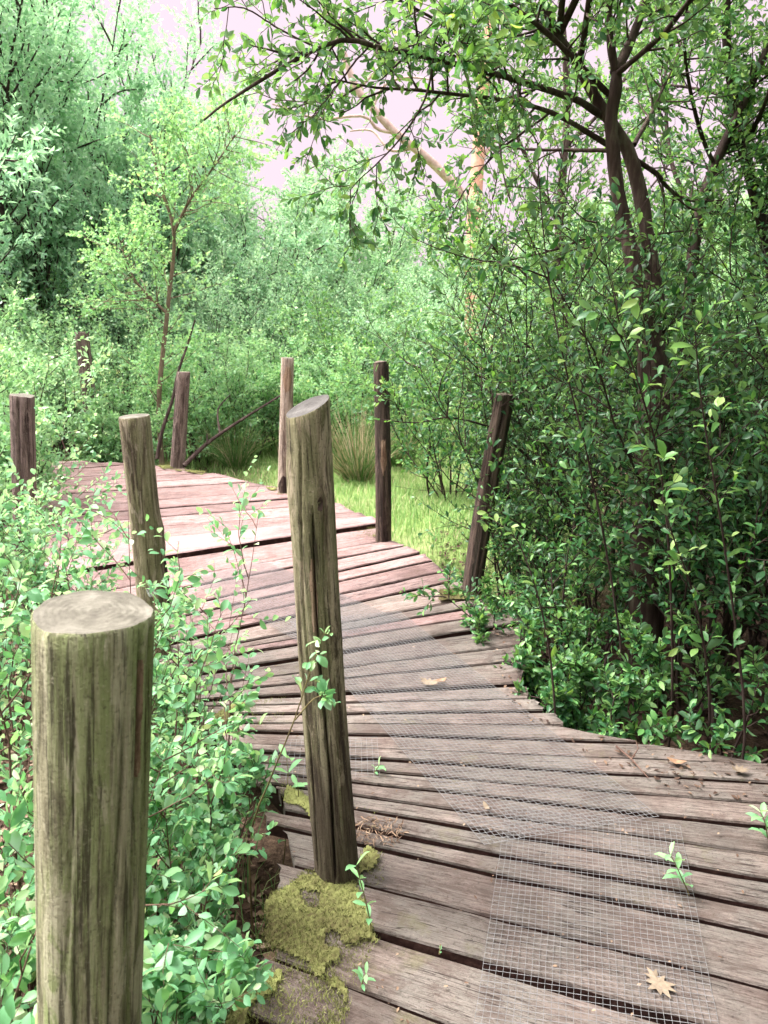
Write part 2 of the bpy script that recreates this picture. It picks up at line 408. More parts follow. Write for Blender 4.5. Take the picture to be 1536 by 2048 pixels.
def shrub_geo(seed, h=1.2, spread=.35, stems=6, per1=9, per2=4, leaf=.045, width=.52, nleaf=8, u0=.15, hi=True, r=.006,
              lean=(0, 0), tint0=.35, l1=.38, l2=.16, up=.7, twigs=True, base_r=.08, wander=.09, u1=1.0):
    rng = np.random.default_rng(seed)
    az = np.arange(stems) * 2.399 + rng.uniform(0, 6.28)
    tilt = spread * np.sqrt((np.arange(stems) + .5) / stems) * rng.uniform(.7, 1.3, stems)
    d = np.stack([np.cos(az) * np.sin(tilt) + lean[0], np.sin(az) * np.sin(tilt) + lean[1], np.cos(tilt)], -1)
    p0 = np.stack([np.cos(az) * base_r * rng.uniform(.2, 1, stems), np.sin(az) * base_r * rng.uniform(.2, 1, stems), 0 * az], -1)
    H = h * rng.uniform(.72, 1.08, stems)
    S = curve(rng, p0, d, H, 9, .02, wander)
    B1, u, l = sprout(rng, S, per1, u0, u1, .75, l1 * h, 6, .07, .14, .6)
    B2, u2, l2_ = sprout(rng, B1, per2, .2, 1, .75, l2 * h, 4, .03, .15, .5)
    L = [leaves_on(rng, B2, nleaf, .05, leaf, width, up, tint0=tint0),
         leaves_on(rng, B1, nleaf, .25, leaf, width, up, tint0=tint0),
         leaves_on(rng, S, nleaf * (2 if hi else 7), .55 if hi else .4, leaf, width, up, tint0=tint0 + .1)]
    L = cat_leaves(L)
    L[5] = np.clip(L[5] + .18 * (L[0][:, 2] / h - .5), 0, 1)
    g = [(S, rad(stems, 9, r * rng.uniform(.7, 1.3, stems), r * .14), 6), (B1, rad(len(B1), 6, r * .42, r * .16), 4)]
    if twigs: g.append((B2, rad(len(B2), 4, r * .2, r * .1), 3))
    return g, L
def put_plant(name, label, cat, loc, geo, leafm, barkm, group=None, rotz=0, scale=1, hi=True, stem_name='stem', leaf_name='foliage', meshes=None):
    root = empty(name, loc, label, cat, group, (0, 0, rotz)); root.scale = (scale,) * 3 if not hasattr(scale, '__len__') else scale
    if meshes is None:
        g, L = geo
        V, Fc = tubes(g); ms = mesh_np(stem_name, V, Fc, None, True); ms.materials.append(barkm)
        ml = leaves_mesh(leaf_name, L, hi); ml.materials.append(leafm)
        meshes = (ms, ml)
    link(stem_name, meshes[0], None, root); link(leaf_name, meshes[1], None, root)
    return root, meshes
def gz(x, y): return float(ground_z(np.array([x]), np.array([y]))[0])

SKY_VEIL = 0.98; EXPOSURE = 2.38; HAZE = 0
# ------------------------------------------------------------------ boardwalk
def xy(p): return np.array(p[:2], float)
LEFT = [np.array([-.50, .1]), np.array([-.34, 1.0])] + [xy(P(*q)) for q in [(520, 2048), (590, 1790), (545, 1575), (425, 1445), (335, 1375), (262, 1290), (180, 1200), (100, 1130), (30, 1075), (-110, 1005), (-330, 965)]] + [np.array([-8.5, 7.6])]
RIGHT = [np.array([1.75, .1]), np.array([1.62, 1.2])] + [xy(P(*q)) for q in [(1520, 1510), (1118, 1462), (1048, 1390), (1052, 1310), (1030, 1240), (938, 1183), (850, 1105), (775, 1078), (746, 1042), (690, 1006), (590, 981), (510, 964), (420, 946), (330, 930), (200, 924)]] + [np.array([-5.2, 8.75]), np.array([-8.5, 9.6])]
def hit(poly, a, d, want):
    best = None
    for p, q in zip(poly[:-1], poly[1:]):
        e = q - p; den = d[0] * e[1] - d[1] * e[0]
        if abs(den) < 1e-9: continue
        w = p - a
        s = (w[0] * e[1] - w[1] * e[0]) / den; r = (w[0] * d[1] - w[1] * d[0]) / den
        if -.001 <= r <= 1.001 and (best is None or abs(s - want) < abs(best - want)): best = s
    return None if best is None else a + d * best
LINES = [(690, 1968, 900, 2048), (740, 1862, 1218, 2000), (778, 1780, 1343, 1927), (768, 1697, 1536, 1868), (768, 1662, 1536, 1815), (768, 1627, 1536, 1760),
         (768, 1597, 1536, 1706), (768, 1568, 1536, 1653), (768, 1545, 1536, 1607), (768, 1519, 1536, 1565), (768, 1495, 1508, 1522), (768, 1470, 1200, 1481),
         (768, 1448, 1070, 1450), (768, 1425, 1038, 1422), (768, 1402, 1043, 1395), (768, 1381, 1038, 1366), (768, 1347, 1048, 1319), (768, 1322, 1048, 1287),
         (768, 1289, 1038, 1247), (768, 1264, 1018, 1225), (768, 1246, 988, 1207), (768, 1229, 933, 1197), (673, 1212, 933, 1155), (670, 1189, 909, 1137), (673, 1162, 872, 1118),
         (673, 1143, 847, 1105), (673, 1118, 817, 1091), (673, 1098, 774, 1080), (400, 1107, 748, 1053), (400, 1073, 748, 1036), (400, 1046, 723, 1024), (400, 1026, 690, 1004),
         (400, 1010, 640, 992), (320, 1000, 590, 979), (320, 986, 550, 970), (320, 974, 505, 962), (300, 963, 470, 953), (250, 956, 430, 945), (200, 951, 385, 936), (170, 944, 340, 930), (150, 936, 300, 925)]
rngd = np.random.default_rng(11)
ends = []
for (x1, y1, x2, y2) in LINES:
    a, b = xy(P(x1, y1)), xy(P(x2, y2)); d = (b - a) / np.linalg.norm(b - a)
    l = hit(LEFT, a, d, -.4 if y1 > 1300 else -1.0); r = hit(RIGHT, a, d, 1.0)
    ends.append([l, r])
for k in range(len(ends)):                       # a line that misses an edge keeps its neighbour's end
    for s in (0, 1):
        if ends[k][s] is None: ends[k][s] = ends[k - 1][s] + np.array([-.05 * (s == 0), .16])
# more boards in front, under the viewer, and beyond the bend
front = []
l0, r0 = ends[0]
for k in range(8, 0, -1): front.append([l0 + np.array([-.02 * k, -.175 * k]), r0 + np.array([.02 * k, -.17 * k])])
ends = front + ends
NFR = len(front)
while ends[-1][0][0] > -7.2:
    l, r = ends[-1]; ends.append([l + np.array([-.19, .055]), r + np.array([-.185, .035])])
for k in range(1, len(ends)):                    # keep the boards from crossing at either edge
    for s in (0, 1):
        v = ends[k][s] - ends[k - 1][s]
        across = np.array([-(ends[k][1] - ends[k][0])[1], (ends[k][1] - ends[k][0])[0]]); across /= np.linalg.norm(across)
        w = v @ across
        if w < .055: ends[k][s] = ends[k][s] + across * (.055 - w)
deck = empty('boardwalk', (0.4, 1.5, 0), 'curving boardwalk of weathered red-brown planks fanning round a left bend', 'boardwalk')
pn = Noise(77)
def plank(k, mat, lift=0.0, name='plank'):
    a0, a1 = ends[k]; b0, b1 = ends[k + 1]
    j = rngd.uniform(-.035, .035, 4)
    du = (a1 - a0) / np.linalg.norm(a1 - a0); dv = (b1 - b0) / np.linalg.norm(b1 - b0)
    jl, jr = rngd.uniform(-.045, .03), rngd.uniform(-.03, .045)
    a0 = a0 + du * (jl + j[0] * .2); b0 = b0 + dv * (jl + j[1] * .2); a1 = a1 + du * (jr + j[2] * .2); b1 = b1 + dv * (jr + j[3] * .2)
    c = (a0 + a1 + b0 + b1) / 4; ang = math.atan2(*((a1 + b1) - (a0 + b0))[::-1])
    R = np.array([[cos(ang), sin(ang)], [-sin(ang), cos(ang)]])
    A0, A1, B0, B1 = [R @ (q - c) for q in (a0, a1, b0, b1)]
    n = max(14, int(np.linalg.norm(A1 - A0) / .04)); s = np.linspace(0, 1, n)
    nz = lambda f, o: pn(np.stack([s * 9 * f, 0 * s + k * 3.7, 0 * s + o], -1))
    gk = 1.1 if NFR + 10 < k else 1.0; gap = gk * rngd.uniform(.008, .016); gap2 = gk * rngd.uniform(.008, .016)
    ea = A0 + (A1 - A0) * s[:, None]; eb = B0 + (B1 - B0) * s[:, None]
    wv = eb - ea; wl = np.linalg.norm(wv, axis=1, keepdims=True); wn = wv / wl
    ea = ea + wn * (gap + .0035 * nz(1, 0) + .0022 * nz(4, 5))[:, None]; eb = eb - wn * (gap2 + .0035 * nz(1, 9) + .0022 * nz(4, 15))[:, None]
    zt = rngd.uniform(-.006, .006) + .004 * nz(.35, 3) + lift + rngd.uniform(-.004, .004) * (s - .5)
    cup = rngd.uniform(-.003, .003)
    prof = [(0, -.009), (.022, -.0015), (.12, 0), (.35, cup), (.5, cup * 1.3), (.65, cup), (.88, 0), (.978, -.0015), (1, -.009), (1, -.05), (0, -.05)]
    m = len(prof); V = np.zeros((n, m, 3))
    for i, (v, z) in enumerate(prof):
        V[:, i, :2] = ea + (eb - ea) * v
        V[:, i, 2] = zt + z + (.0022 * pn(np.stack([s * 22, 0 * s + v * 5, 0 * s + k], -1)) if z > -.04 else 0)
    V[0, :, 0] += .012 * rngd.normal(0, .5, m); V[-1, :, 0] += .012 * rngd.normal(0, .5, m)
    V = V.reshape(-1, 3)
    i, jn = np.meshgrid(np.arange(n - 1), np.arange(m), indexing='ij'); q = np.stack([i * m + jn, (i + 1) * m + jn, (i + 1) * m + (jn + 1) % m, i * m + (jn + 1) % m], -1).reshape(-1, 4)
    caps = np.array([np.arange(m), (n - 1) * m + np.arange(m)[::-1]])
    me = mesh_np(name, V, [q, caps])
    me.polygons.foreach_set('use_smooth', np.concatenate([np.tile(np.array([0, 0, 1, 1, 1, 1, 0, 0, 0, 0, 0], bool), n - 1), [False, False]]))
    me.materials.append(mat); me.materials.append(M['plank_edge'])
    me.polygons.foreach_set('material_index', np.concatenate([np.tile(np.array([0, 0, 0, 0, 0, 0, 0, 0, 1, 1, 1], np.int32), n - 1), [0, 0]]).astype(np.int32))
    o = link(name, me, None, deck)
    o.location = (c[0] - .4, c[1] - 1.5, 0); o.rotation_euler = (0, 0, ang)
    return o
NEW = NFR + 28
for k in range(len(ends) - 1):
    if k == NEW: tag(plank(k, M['plank_new'], .022), 'newer pale pink board lying proud of the rest')
    else: plank(k, M['plank_pink'] if k > NFR + 20 + 3 * ((k * 7) % 3 - 1) else M['plank'])
def strip_along(poly, inset, sign, z0, z1, half):
    pts = []
    for i, p in enumerate(poly):
        a = poly[max(i - 1, 0)]; b = poly[min(i + 1, len(poly) - 1)]; t = (b - a) / np.linalg.norm(b - a)
        pts.append(p + np.array([t[1], -t[0]]) * inset * sign)
    pts = np.array(pts); T = norm(np.gradient(pts, axis=0)); Nn = np.stack([T[:, 1], -T[:, 0]], -1)
    V = []
    for p, nn in zip(pts, Nn):
        V += [(*(p + nn * half), z1), (*(p - nn * half), z1), (*(p - nn * half), z0), (*(p + nn * half), z0)]
    V = np.array(V) - np.array([.4, 1.5, 0]); n = len(pts)
    f = [[i * 4 + j, i * 4 + (j + 1) % 4, i * 4 + 4 + (j + 1) % 4, i * 4 + 4 + j] for i in range(n - 1) for j in range(4)]
    f += [[0, 3, 2, 1], [(n - 1) * 4 + j for j in range(4)]]
    return mesh_np('joist', V, [np.array(f)])
link('joist', strip_along(LEFT, .14, 1, -.22, -.066, .045), M['joist'], deck)
link('joist', strip_along(RIGHT, .16, -1, -.22, -.066, .045), M['joist'], deck)
MID = [(np.array(hit(LEFT, r, np.array([-1., -.2]), .5) if hit(LEFT, r, np.array([-1., -.2]), .5) is not None else r) + r) / 2 for r in RIGHT[1:9]]
link('joist', strip_along(MID, 0, 1, -.22, -.066, .05), M['joist'], deck)

# ------------------------------------------------------------------ posts
def post(label, low, top, r0, r1, mat, endmat, seed, tilt=(0, 0), segs=64, rings=60, bow=(0, 0), flute=.03, cracks=(), knots=(), rough=.035, patches=(), zb=-.5, split=0.0):
    low = np.array(low); top = np.array(top)
    base = low + (top - low) * ((zb - low[2]) / (top[2] - low[2]))
    ax = top - base; Lp = float(np.linalg.norm(ax)); ax = Vector(ax / Lp)
    root = empty('wooden_post', base, label, 'post', 'wooden posts along the boardwalk edges')
    root.rotation_mode = 'QUATERNION'; root.rotation_quaternion = Vector((0, 0, 1)).rotation_difference(ax)
    cam = math.atan2(-base[1], -base[0])           # the side that faces the viewer
    nA, nB, nC = Noise(seed), Noise(seed + 50), Noise(seed + 99)
    def surf(th, z):
        t = z / Lp; th = np.asarray(th, float); z = np.asarray(z, float)
        cs, sn = np.cos(th), np.sin(th)
        r = r0 + (r1 - r0) * t
        X = np.stack([cs, sn, z * 1.0], -1)
        r = r * (1 + rough * nA(np.stack([cs * .8, sn * .8, z * 2.2], -1)) + flute * nB(np.stack([cs * 4.5, sn * 4.5, z * .9], -1)) + flute * .4 * nC(np.stack([cs * 11, sn * 11, z * 3], -1)))
        for (c0, z0, z1, w, dp, wob) in cracks:
            cc = cam + c0 + wob * np.sin(z * 7 + seed) * .06
            d = (th - cc + pi) % (2 * pi) - pi
            win = np.clip((z - z0) / .06, 0, 1) * np.clip((z1 - z) / .10, 0, 1)
            r = r - dp * np.exp(-(d / w) ** 2) * win
        for (c0, z0, w, amp) in knots:
            d = ((th - cam - c0 + pi) % (2 * pi) - pi) * r0
            e = (d ** 2 + ((z - z0) * .75) ** 2) / w ** 2
            r = r + amp * np.exp(-e) - amp * .9 * np.exp(-e * 9)
        bx = bow[0] * np.sin(pi * t); by = bow[1] * np.sin(pi * t)
        x, y = r * cs, r * sn
        zz = z + np.where(t > .55, ((t - .55) / .45) ** 3, 0) * (tilt[0] * x + tilt[1] * y + split * nB(np.stack([cs * 2.6, sn * 2.6, 0 * z], -1)))
        return np.stack([x + bx, y + by, zz], -1)
    z = np.linspace(0, Lp, rings); z[-1] = Lp; z[-2] = Lp - .004
    th = np.arange(segs) * 2 * pi / segs
    TH, Z = np.meshgrid(th, z)
    V = surf(TH, Z)
    V[-1, :, :2] = V[-1].mean(0)[:2] + (V[-1, :, :2] - V[-1].mean(0)[:2]) * .965
    i, jn = np.meshgrid(np.arange(rings - 1), np.arange(segs), indexing='ij')
    q = np.stack([i * segs + jn, i * segs + (jn + 1) % segs, (i + 1) * segs + (jn + 1) % segs, (i + 1) * segs + jn], -1).reshape(-1, 4)
    link('shaft', mesh_np('shaft', V.reshape(-1, 3), [q], None, True), mat, root)
    rim = V[-1]; c = rim.mean(0); rr = np.linspace(1, 0.02, 9)
    C = c + (rim - c)[None] * rr[:, None, None]
    C[..., 2] += .004 * nC(C * 40) * (1 - rr[:, None] ** 4) + .0005
    C[0] = rim
    i, jn = np.meshgrid(np.arange(8), np.arange(segs), indexing='ij')
    q = np.stack([i * segs + jn, i * segs + (jn + 1) % segs, (i + 1) * segs + (jn + 1) % segs, (i + 1) * segs + jn], -1).reshape(-1, 4)
    link('cut_top', mesh_np('cut_top', C.reshape(-1, 3), [q, (8 * segs + np.arange(segs))[None]], None, False), endmat, root)
    for (nm, pm, c0, z0, wth, hz, out) in patches:
        n1, n2 = 26, 34
        a, b = np.meshgrid(np.linspace(-1, 1, n1), np.linspace(-1, 1, n2))
        q3 = surf(cam + c0 + a * wth, z0 + b * hz)
        cen = surf(np.full(1, cam + c0), np.full(1, z0)); ctr = np.stack([np.zeros_like(a), np.zeros_like(a), z0 + b * hz], -1)
        dirn = norm(np.stack([q3[..., 0] - bow[0] * np.sin(pi * (z0 + b * hz) / Lp), q3[..., 1] - bow[1] * np.sin(pi * (z0 + b * hz) / Lp), 0 * a], -1))
        keep = (a ** 2 + b ** 2) + .55 * nC(np.stack([a * 3.5, b * 3.5, 0 * a + seed], -1)) < .8
        q3 = q3 + dirn * (out * (1 + .5 * nA(np.stack([a * 9, b * 9, 0 * a], -1))))[..., None]
        k = keep[:-1, :-1] & keep[1:, 1:] & keep[:-1, 1:] & keep[1:, :-1]
        i, jn = np.nonzero(k)
        qf = np.stack([i * n1 + jn, i * n1 + jn + 1, (i + 1) * n1 + jn + 1, (i + 1) * n1 + jn], -1)
        if len(qf): link(nm, mesh_np(nm, q3.reshape(-1, 3), [qf], None, False), pm, root)
    return root
def base0(x, y): return P(x, y, 0.0)
def same_y(x, y, Y, dy=0.0):
    r = ray(x, y); return PD(x, y, (Y + dy) / r[1])
def post_px(label, bx, by, tx, ty, dy=0.0, **k):
    b = base0(bx, by); t = same_y(tx, ty, b[1], dy); return post(label, b, t, **k)
post('thick grey-green post nearest the viewer, algae-streaked, standing among the leafy shoots', PD(180, 2048, 1.148), PD(188, 1221, .985), .071, .0735, M['post_algae'], M['end_pale'], 3, tilt=(.02, .0), segs=150, rings=110,
     flute=.022, rough=.022, split=.006, cracks=[(.25, .9, 1.62, .035, .006, 1.5), (-.35, .2, 1.35, .03, .006, 2), (-.55, 1.2, 1.66, .03, .005, 1), (.62, 1.0, 1.7, .05, .012, .5), (.95, 1.25, 1.7, .07, .016, .4), (0, .3, .95, .03, .004, 2), (.42, .2, .8, .03, .004, 2)],
     knots=[(.05, .95, .03, .003), (-1.3, .8, .03, .008)], patches=[('bare_patch', M['bare_wood'], .66, 1.56, .09, .10, .0016)])
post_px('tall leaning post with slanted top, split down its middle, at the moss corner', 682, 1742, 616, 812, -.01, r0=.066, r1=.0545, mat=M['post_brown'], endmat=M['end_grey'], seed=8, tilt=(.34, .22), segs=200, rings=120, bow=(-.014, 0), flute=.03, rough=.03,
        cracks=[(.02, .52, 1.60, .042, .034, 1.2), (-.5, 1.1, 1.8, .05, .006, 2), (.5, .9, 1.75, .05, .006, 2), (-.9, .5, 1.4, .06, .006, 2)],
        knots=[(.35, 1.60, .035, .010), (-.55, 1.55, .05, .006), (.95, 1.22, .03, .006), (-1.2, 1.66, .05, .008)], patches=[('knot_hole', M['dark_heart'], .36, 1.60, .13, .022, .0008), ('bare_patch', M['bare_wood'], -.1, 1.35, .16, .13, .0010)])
post_px('leaning grey-green post with a lichen spot, left of the split-top post', 308, 1300, 268, 832, 0, r0=.073, r1=.066, mat=M['post_mid'], endmat=M['end_pale'], seed=14, tilt=(.05, .03), segs=90, rings=80, bow=(.012, 0), flute=.03,
        cracks=[(-.4, 1.1, 1.58, .06, .007, 1.5), (.5, .8, 1.3, .05, .005, 2)], knots=[(1.35, 1.05, .06, .018), (1.3, .8, .07, .015), (-.3, .95, .02, .006), (-.1, .78, .02, .005)],
        patches=[('lichen_spot', M['lichen'], -.05, .825, .26, .035, .0025), ('bark_strip', M['post_dark'], 1.25, .80, .35, .17, .004)])
post_px('stout cracked post at the far left, half hidden by sprays of leaves', 52, 1108, 43, 790, 0, r0=.074, r1=.074, mat=M['post_grey'], endmat=M['end_pale'], seed=21, tilt=(-.04, 0), segs=72, rings=60, flute=.04, cracks=[(-.3, .8, 1.55, .09, .02, 1), (.45, .9, 1.55, .06, .01, 1)], split=.01)
post_px('distant post at the back of the bend, its foot sunk in bushes', 190, 897, 163, 664, 0, r0=.078, r1=.076, mat=M['post_grey'], endmat=M['end_dark'], seed=26, segs=56, rings=50, flute=.03, cracks=[(0, .4, 1.9, .08, .012, 1)])
post_px('short red-brown post beside the thin sapling, fallen branch at its foot', 355, 934, 367, 744, 0, r0=.082, r1=.068, mat=M['post_grey'], endmat=M['end_dark'], seed=33, tilt=(.1, 0), segs=56, rings=50, flute=.05, rough=.05, cracks=[(.3, .9, 1.5, .08, .01, 1)])
post_px('slim post with pale frayed top, behind the split-top post', 569, 986, 575, 716, 0, r0=.062, r1=.054, mat=M['post_pale'], endmat=M['end_pale'], seed=38, segs=56, rings=50, flute=.04, split=.02, knots=[(.3, .85, .03, .008)], patches=[('bare_patch', M['bare_wood'], .0, 1.5, .7, .12, .002), ('bark_strip', M['post_dark'], 0, .58, 1.2, .10, .004)])
post_px('thin dark post on the grass edge, with a pale torn patch halfway up', 765, 1080, 762, 722, 0, r0=.056, r1=.049, mat=M['post_dark'], endmat=M['end_dark'], seed=44, segs=64, rings=70, flute=.05, rough=.05, bow=(.008, 0), split=.012, cracks=[(.2, .5, 1.1, .08, .01, 1)], patches=[('bare_patch', M['bare_wood'], .1, 1.10, .42, .14, .003)])
post_px('dark crooked post tilting right into the bushes', 948, 1190, 1011, 788, .05, r0=.057, r1=.053, mat=M['post_dark'], endmat=M['end_dark'], seed=52, segs=64, rings=70, flute=.06, rough=.06, bow=(-.02, 0), split=.01, cracks=[(.1, 1.1, 1.65, .1, .014, 1)])

# ------------------------------------------------------------------ wire mesh laid on the planks
def wire_mesh(label, o, u, v, lu, lv, pitch, seed, z=.0105, r=.00065, fold=0.0):
    rng = np.random.default_rng(seed); nz = Noise(seed)
    o = np.array([*o, 0.]); u = np.array([*u, 0.]); v = np.array([*v, 0.]); u /= np.linalg.norm(u); v = v - u * (v @ u) * (1 - .999); v /= np.linalg.norm(v)
    def surf(a, b):
        p = o + a[..., None] * u + b[..., None] * v
        p[..., 2] = z + .0035 * nz(p * 5.0) + .0012 * nz(p * 22) + fold * np.exp(-((a - lu) / .05) ** 2) * (.5 + .5 * nz(p * 9))
        w = .0018 * nz(p * 30); p[..., 0] += w; p[..., 1] += .0018 * nz(p[..., ::-1] * 26 + 4)
        return p
    nu, nv = int(lu / pitch), int(lv / pitch)
    a = np.linspace(0, lu, nu * 2 + 1); b = np.linspace(0, lv, nv * 2 + 1)
    g1 = [surf(a, np.full_like(a, k * lv / nv)) for k in range(nv + 1)]
    g2 = [surf(np.full_like(b, k * lu / nu), b) + np.array([0, 0, r * 1.6]) for k in range(nu + 1)]
    G1, G2 = np.array(g1), np.array(g2)
    V, Fc = tubes([(G1, np.full(G1.shape[:2], r)), (G2, np.full(G2.shape[:2], r))], 3)
    org = o.copy(); V = V - org
    ob = link('wire_mesh', mesh_np('wire_mesh', V, Fc), M['wire']); ob.location = org
    return tag(ob, label, 'wire mesh', 'anti-slip wire mesh sheets on the boardwalk')
wire_mesh('square galvanised wire mesh sheet running to the bottom of the boardwalk in front', (.13, 1.08), (.24, .97), (.97, -.17), 1.09, .53, .0165, 1, fold=.006)
wire_mesh('long galvanised mesh sheet angled across the planks in the bend, wires diamond-skewed', (.30, 1.96), (-.42, .91), (.93, .22), 1.86, .58, .0165, 2, z=.0135, r=.0009)
wire_mesh('small loose square of wire mesh behind the foot of the split-top post', (-.375, 2.29), (1., .05), (-.04, 1.), .36, .25, .019, 3)
wire_mesh('farther dark mesh sheet lying behind the split-top post towards the left edge', (-.36, 3.36), (-.66, .75), (.8, .6), 1.25, .55, .0175, 4, r=.001)

# ------------------------------------------------------------------ moss
def inside(poly, p):
    c = np.zeros(len(p), bool)
    for (x1, y1), (x2, y2) in zip(poly, np.roll(poly, -1, 0)):
        m = ((y1 > p[:, 1]) != (y2 > p[:, 1])); xx = (x2 - x1) * (p[:, 1] - y1) / (y2 - y1 + 1e-12) + x1
        c ^= m & (p[:, 0] < xx)
    return c
def moss(label, px, seed, dens=26000, hgt=.011, thr=-.45, z=.006, lump=.014):
    rng = np.random.default_rng(seed); nz = Noise(seed)
    poly = np.array([xy(P(*q)) for q in px]); lo, hi = poly.min(0) - .03, poly.max(0) + .03
    area = np.prod(hi - lo); n = int(area * dens)
    def good(p, t=thr):
        jit = np.stack([nz(np.c_[p * 14, 0 * p[:, 0]]), nz(np.c_[p * 14, 0 * p[:, 0] + 7])], -1) * .022
        return inside(poly, p + jit) & (field(p) > cut + t - thr)
    def field(p): return nz(np.c_[p * 9, 0 * p[:, 0] + 3]) + .4 * nz(np.c_[p * 30, 0 * p[:, 0]])
    pin = rng.uniform(lo, hi, (4000, 2)); pin = pin[inside(poly, pin)]; cut = np.quantile(field(pin), np.clip(.45 + thr * .8, .05, .6))
    def top(p): return z + lump * np.clip(.45 + .5 * nz(np.c_[p * 16, 0 * p[:, 0] + 9]), 0, 1)
    p = rng.uniform(lo, hi, (n, 2)); p = p[good(p)]; p = p[rng.uniform(0, 1, len(p)) < np.clip((field(p) - cut) / .5 + .12, 0, 1)]; n = len(p)
    b = np.c_[p, top(p) - .004]
    d = rng.normal(0, .55, (n, 3)); d[:, 2] = 1; d = norm(d); h = hgt * rng.uniform(.4, 1.4, n)
    s = norm(np.cross(d, rng.normal(0, 1, (n, 3)))) * (.0011 * rng.uniform(.6, 1.5, n))[:, None]
    V = np.stack([b - s, b + s, b + d * h[:, None]], 1).reshape(-1, 3); f = np.arange(n * 3).reshape(-1, 3)
    tv = np.clip(.48 + .42 * nz(np.c_[p * 12, 0 * p[:, 0] + 20]) + rng.normal(0, .16, n), 0, 1)
    tint = np.stack([tv * .5, tv * .5, tv], -1).ravel()
    st = .008; gx, gy = np.meshgrid(np.arange(lo[0], hi[0], st), np.arange(lo[1], hi[1], st)); q = np.c_[gx.ravel(), gy.ravel()]
    ok = good(q, thr + .42).reshape(gx.shape); k = ok[:-1, :-1] & ok[1:, 1:] & ok[:-1, 1:] & ok[1:, :-1]
    i, j = np.nonzero(k); w = gx.shape[1]
    V2 = np.c_[q, top(q) - .002 + rng.normal(0, .0012, len(q))]; f2 = np.stack([i * w + j, i * w + j + 1, (i + 1) * w + j + 1, (i + 1) * w + j], -1)
    t2 = np.clip(.2 + .3 * nz(np.c_[q * 12, 0 * q[:, 0] + 20]) + rng.normal(0, .1, len(q)), 0, 1)
    c = np.array([*poly.mean(0), 0.])
    me = mesh_np('moss_patch', np.r_[V, V2] - c, [f, f2 + len(V)], np.r_[tint, t2]); o = link('moss_patch', me, M['moss']); o.location = c
    return tag(o, label, 'moss', 'moss patches on the planks')
moss('big yellow-green moss cushion over the plank ends at the bottom, left of the planks', [(545, 1800), (620, 1748), (708, 1766), (742, 1830), (768, 1885), (718, 1960), (690, 2060), (430, 2060), (490, 1950)], 1, 75000, .011, -.42)
moss('ragged moss sheet on the nearest plank end at the bottom edge of the photo', [(500, 1945), (600, 1935), (690, 1975), (700, 2010), (680, 2075), (420, 2075)], 22, 75000, .011, -.5)
moss('moss strip hugging the right side of the split-top post foot', [(722, 1735), (738, 1690), (772, 1712), (762, 1800), (735, 1850), (700, 1770)], 2, 36000, .011, -.2)
moss('straggly moss on plank ends behind the split-top post, above the dark hollow', [(520, 1555), (575, 1572), (640, 1620), (640, 1668), (585, 1620), (535, 1590)], 3, 30000, .011, -.4)
moss('thin pale moss film beside the split-top post, right of its foot', [(705, 1610), (770, 1625), (760, 1665), (715, 1655)], 12, 22000, .008, -.05)
moss('moss on the left plank ends among the leafy shoots', [(410, 1440), (470, 1405), (575, 1400), (560, 1440), (480, 1478), (430, 1480)], 4, 26000, .012, -.2)
moss('moss cushion on the planks at the crooked post foot', [(885, 1168), (935, 1158), (940, 1186), (985, 1192), (985, 1203), (935, 1200), (872, 1206)], 5, 24000, .014, -.3)
moss('moss tuft by the thin dark post foot', [(690, 1066), (748, 1056), (778, 1077), (700, 1076)], 6, 20000, .014, -.3)
moss('mossy plank ends at the foot of the short red-brown post', [(300, 928), (336, 922), (350, 940), (415, 944), (400, 950), (330, 940)], 7, 14000, .02, -.4)
moss('moss by the foot of the slim frayed post', [(530, 975), (565, 980), (585, 990), (555, 992)], 8, 16000, .018, -.4)
moss('sparse moss crust on shaded planks below the right bushes', [(935, 1222), (1010, 1228), (1030, 1255), (950, 1240)], 9, 20000, .009, 0)

# ------------------------------------------------------------------ seedlings, litter, twigs on the deck
def seedling(label, loc, h, pairs, leaf, seed, lean=(0, 0), name='seedling', mat='leaf_near', per=2):
    rng = np.random.default_rng(seed)
    d = np.array([[lean[0], lean[1], 1.]]); S = curve(rng, np.array([[0., 0, 0]]), d, np.array([h]), 8, .0, .07)
    u = np.repeat(np.linspace(.25, 1, pairs), per); p, T = path_at(np.repeat(S, len(u), 0), np.arange(len(u)), u)
    phi = np.tile(np.arange(per) * 2 * pi / per, pairs) + np.repeat(np.arange(pairs) * 1.4, per) + rng.normal(0, .25, len(u))
    q = perp_random(rng, T, phi); D = norm(T * .55 + q * .9); N = rng.normal(0, .3, (len(u), 3)); N[:, 2] += 1
    L = [p, D, N, leaf * rng.uniform(.7, 1.15, len(u)), np.full(len(u), .38), np.clip(.45 + .5 * u * rng.uniform(0.3, 1, len(u)), 0, 1)]
    root = empty(name, loc, label, 'seedling', 'seedlings growing through the boardwalk')
    V, Fc = tubes([(S, rad(1, 8, .0022, .0011), 5)]); link('stem', mesh_np('stem', V, Fc, None, True), M['bark_green'], root)
    link('foliage', leaves_mesh('foliage', L), M[mat], root); return root
seedling('leafy green seedling sprouting beside the edge of the front wire mesh', P(1378, 1790), .13, 5, .05, 1, (-.42, .0))
seedling('tall pale-stemmed seedling growing from the mossy corner in front', P(742, 1868), .20, 5, .05, 2, (-.02, -.05))
seedling('small seedling in the gap at the lower moss edge', P(722, 1975), .055, 3, .034, 3, (.1, 0))
seedling('low weed sprouting through the small mesh square', P(748, 1548), .04, 4, .03, 4, (.5, 0))
seedling('lone leafy sprig on the planks at the right edge of the boards', P(1540, 1695), .12, 6, .05, 5, (-.25, .1))
seedling('tiny single shoot in a plank gap near the front', P(879, 1908), .025, 1, .022, 6)
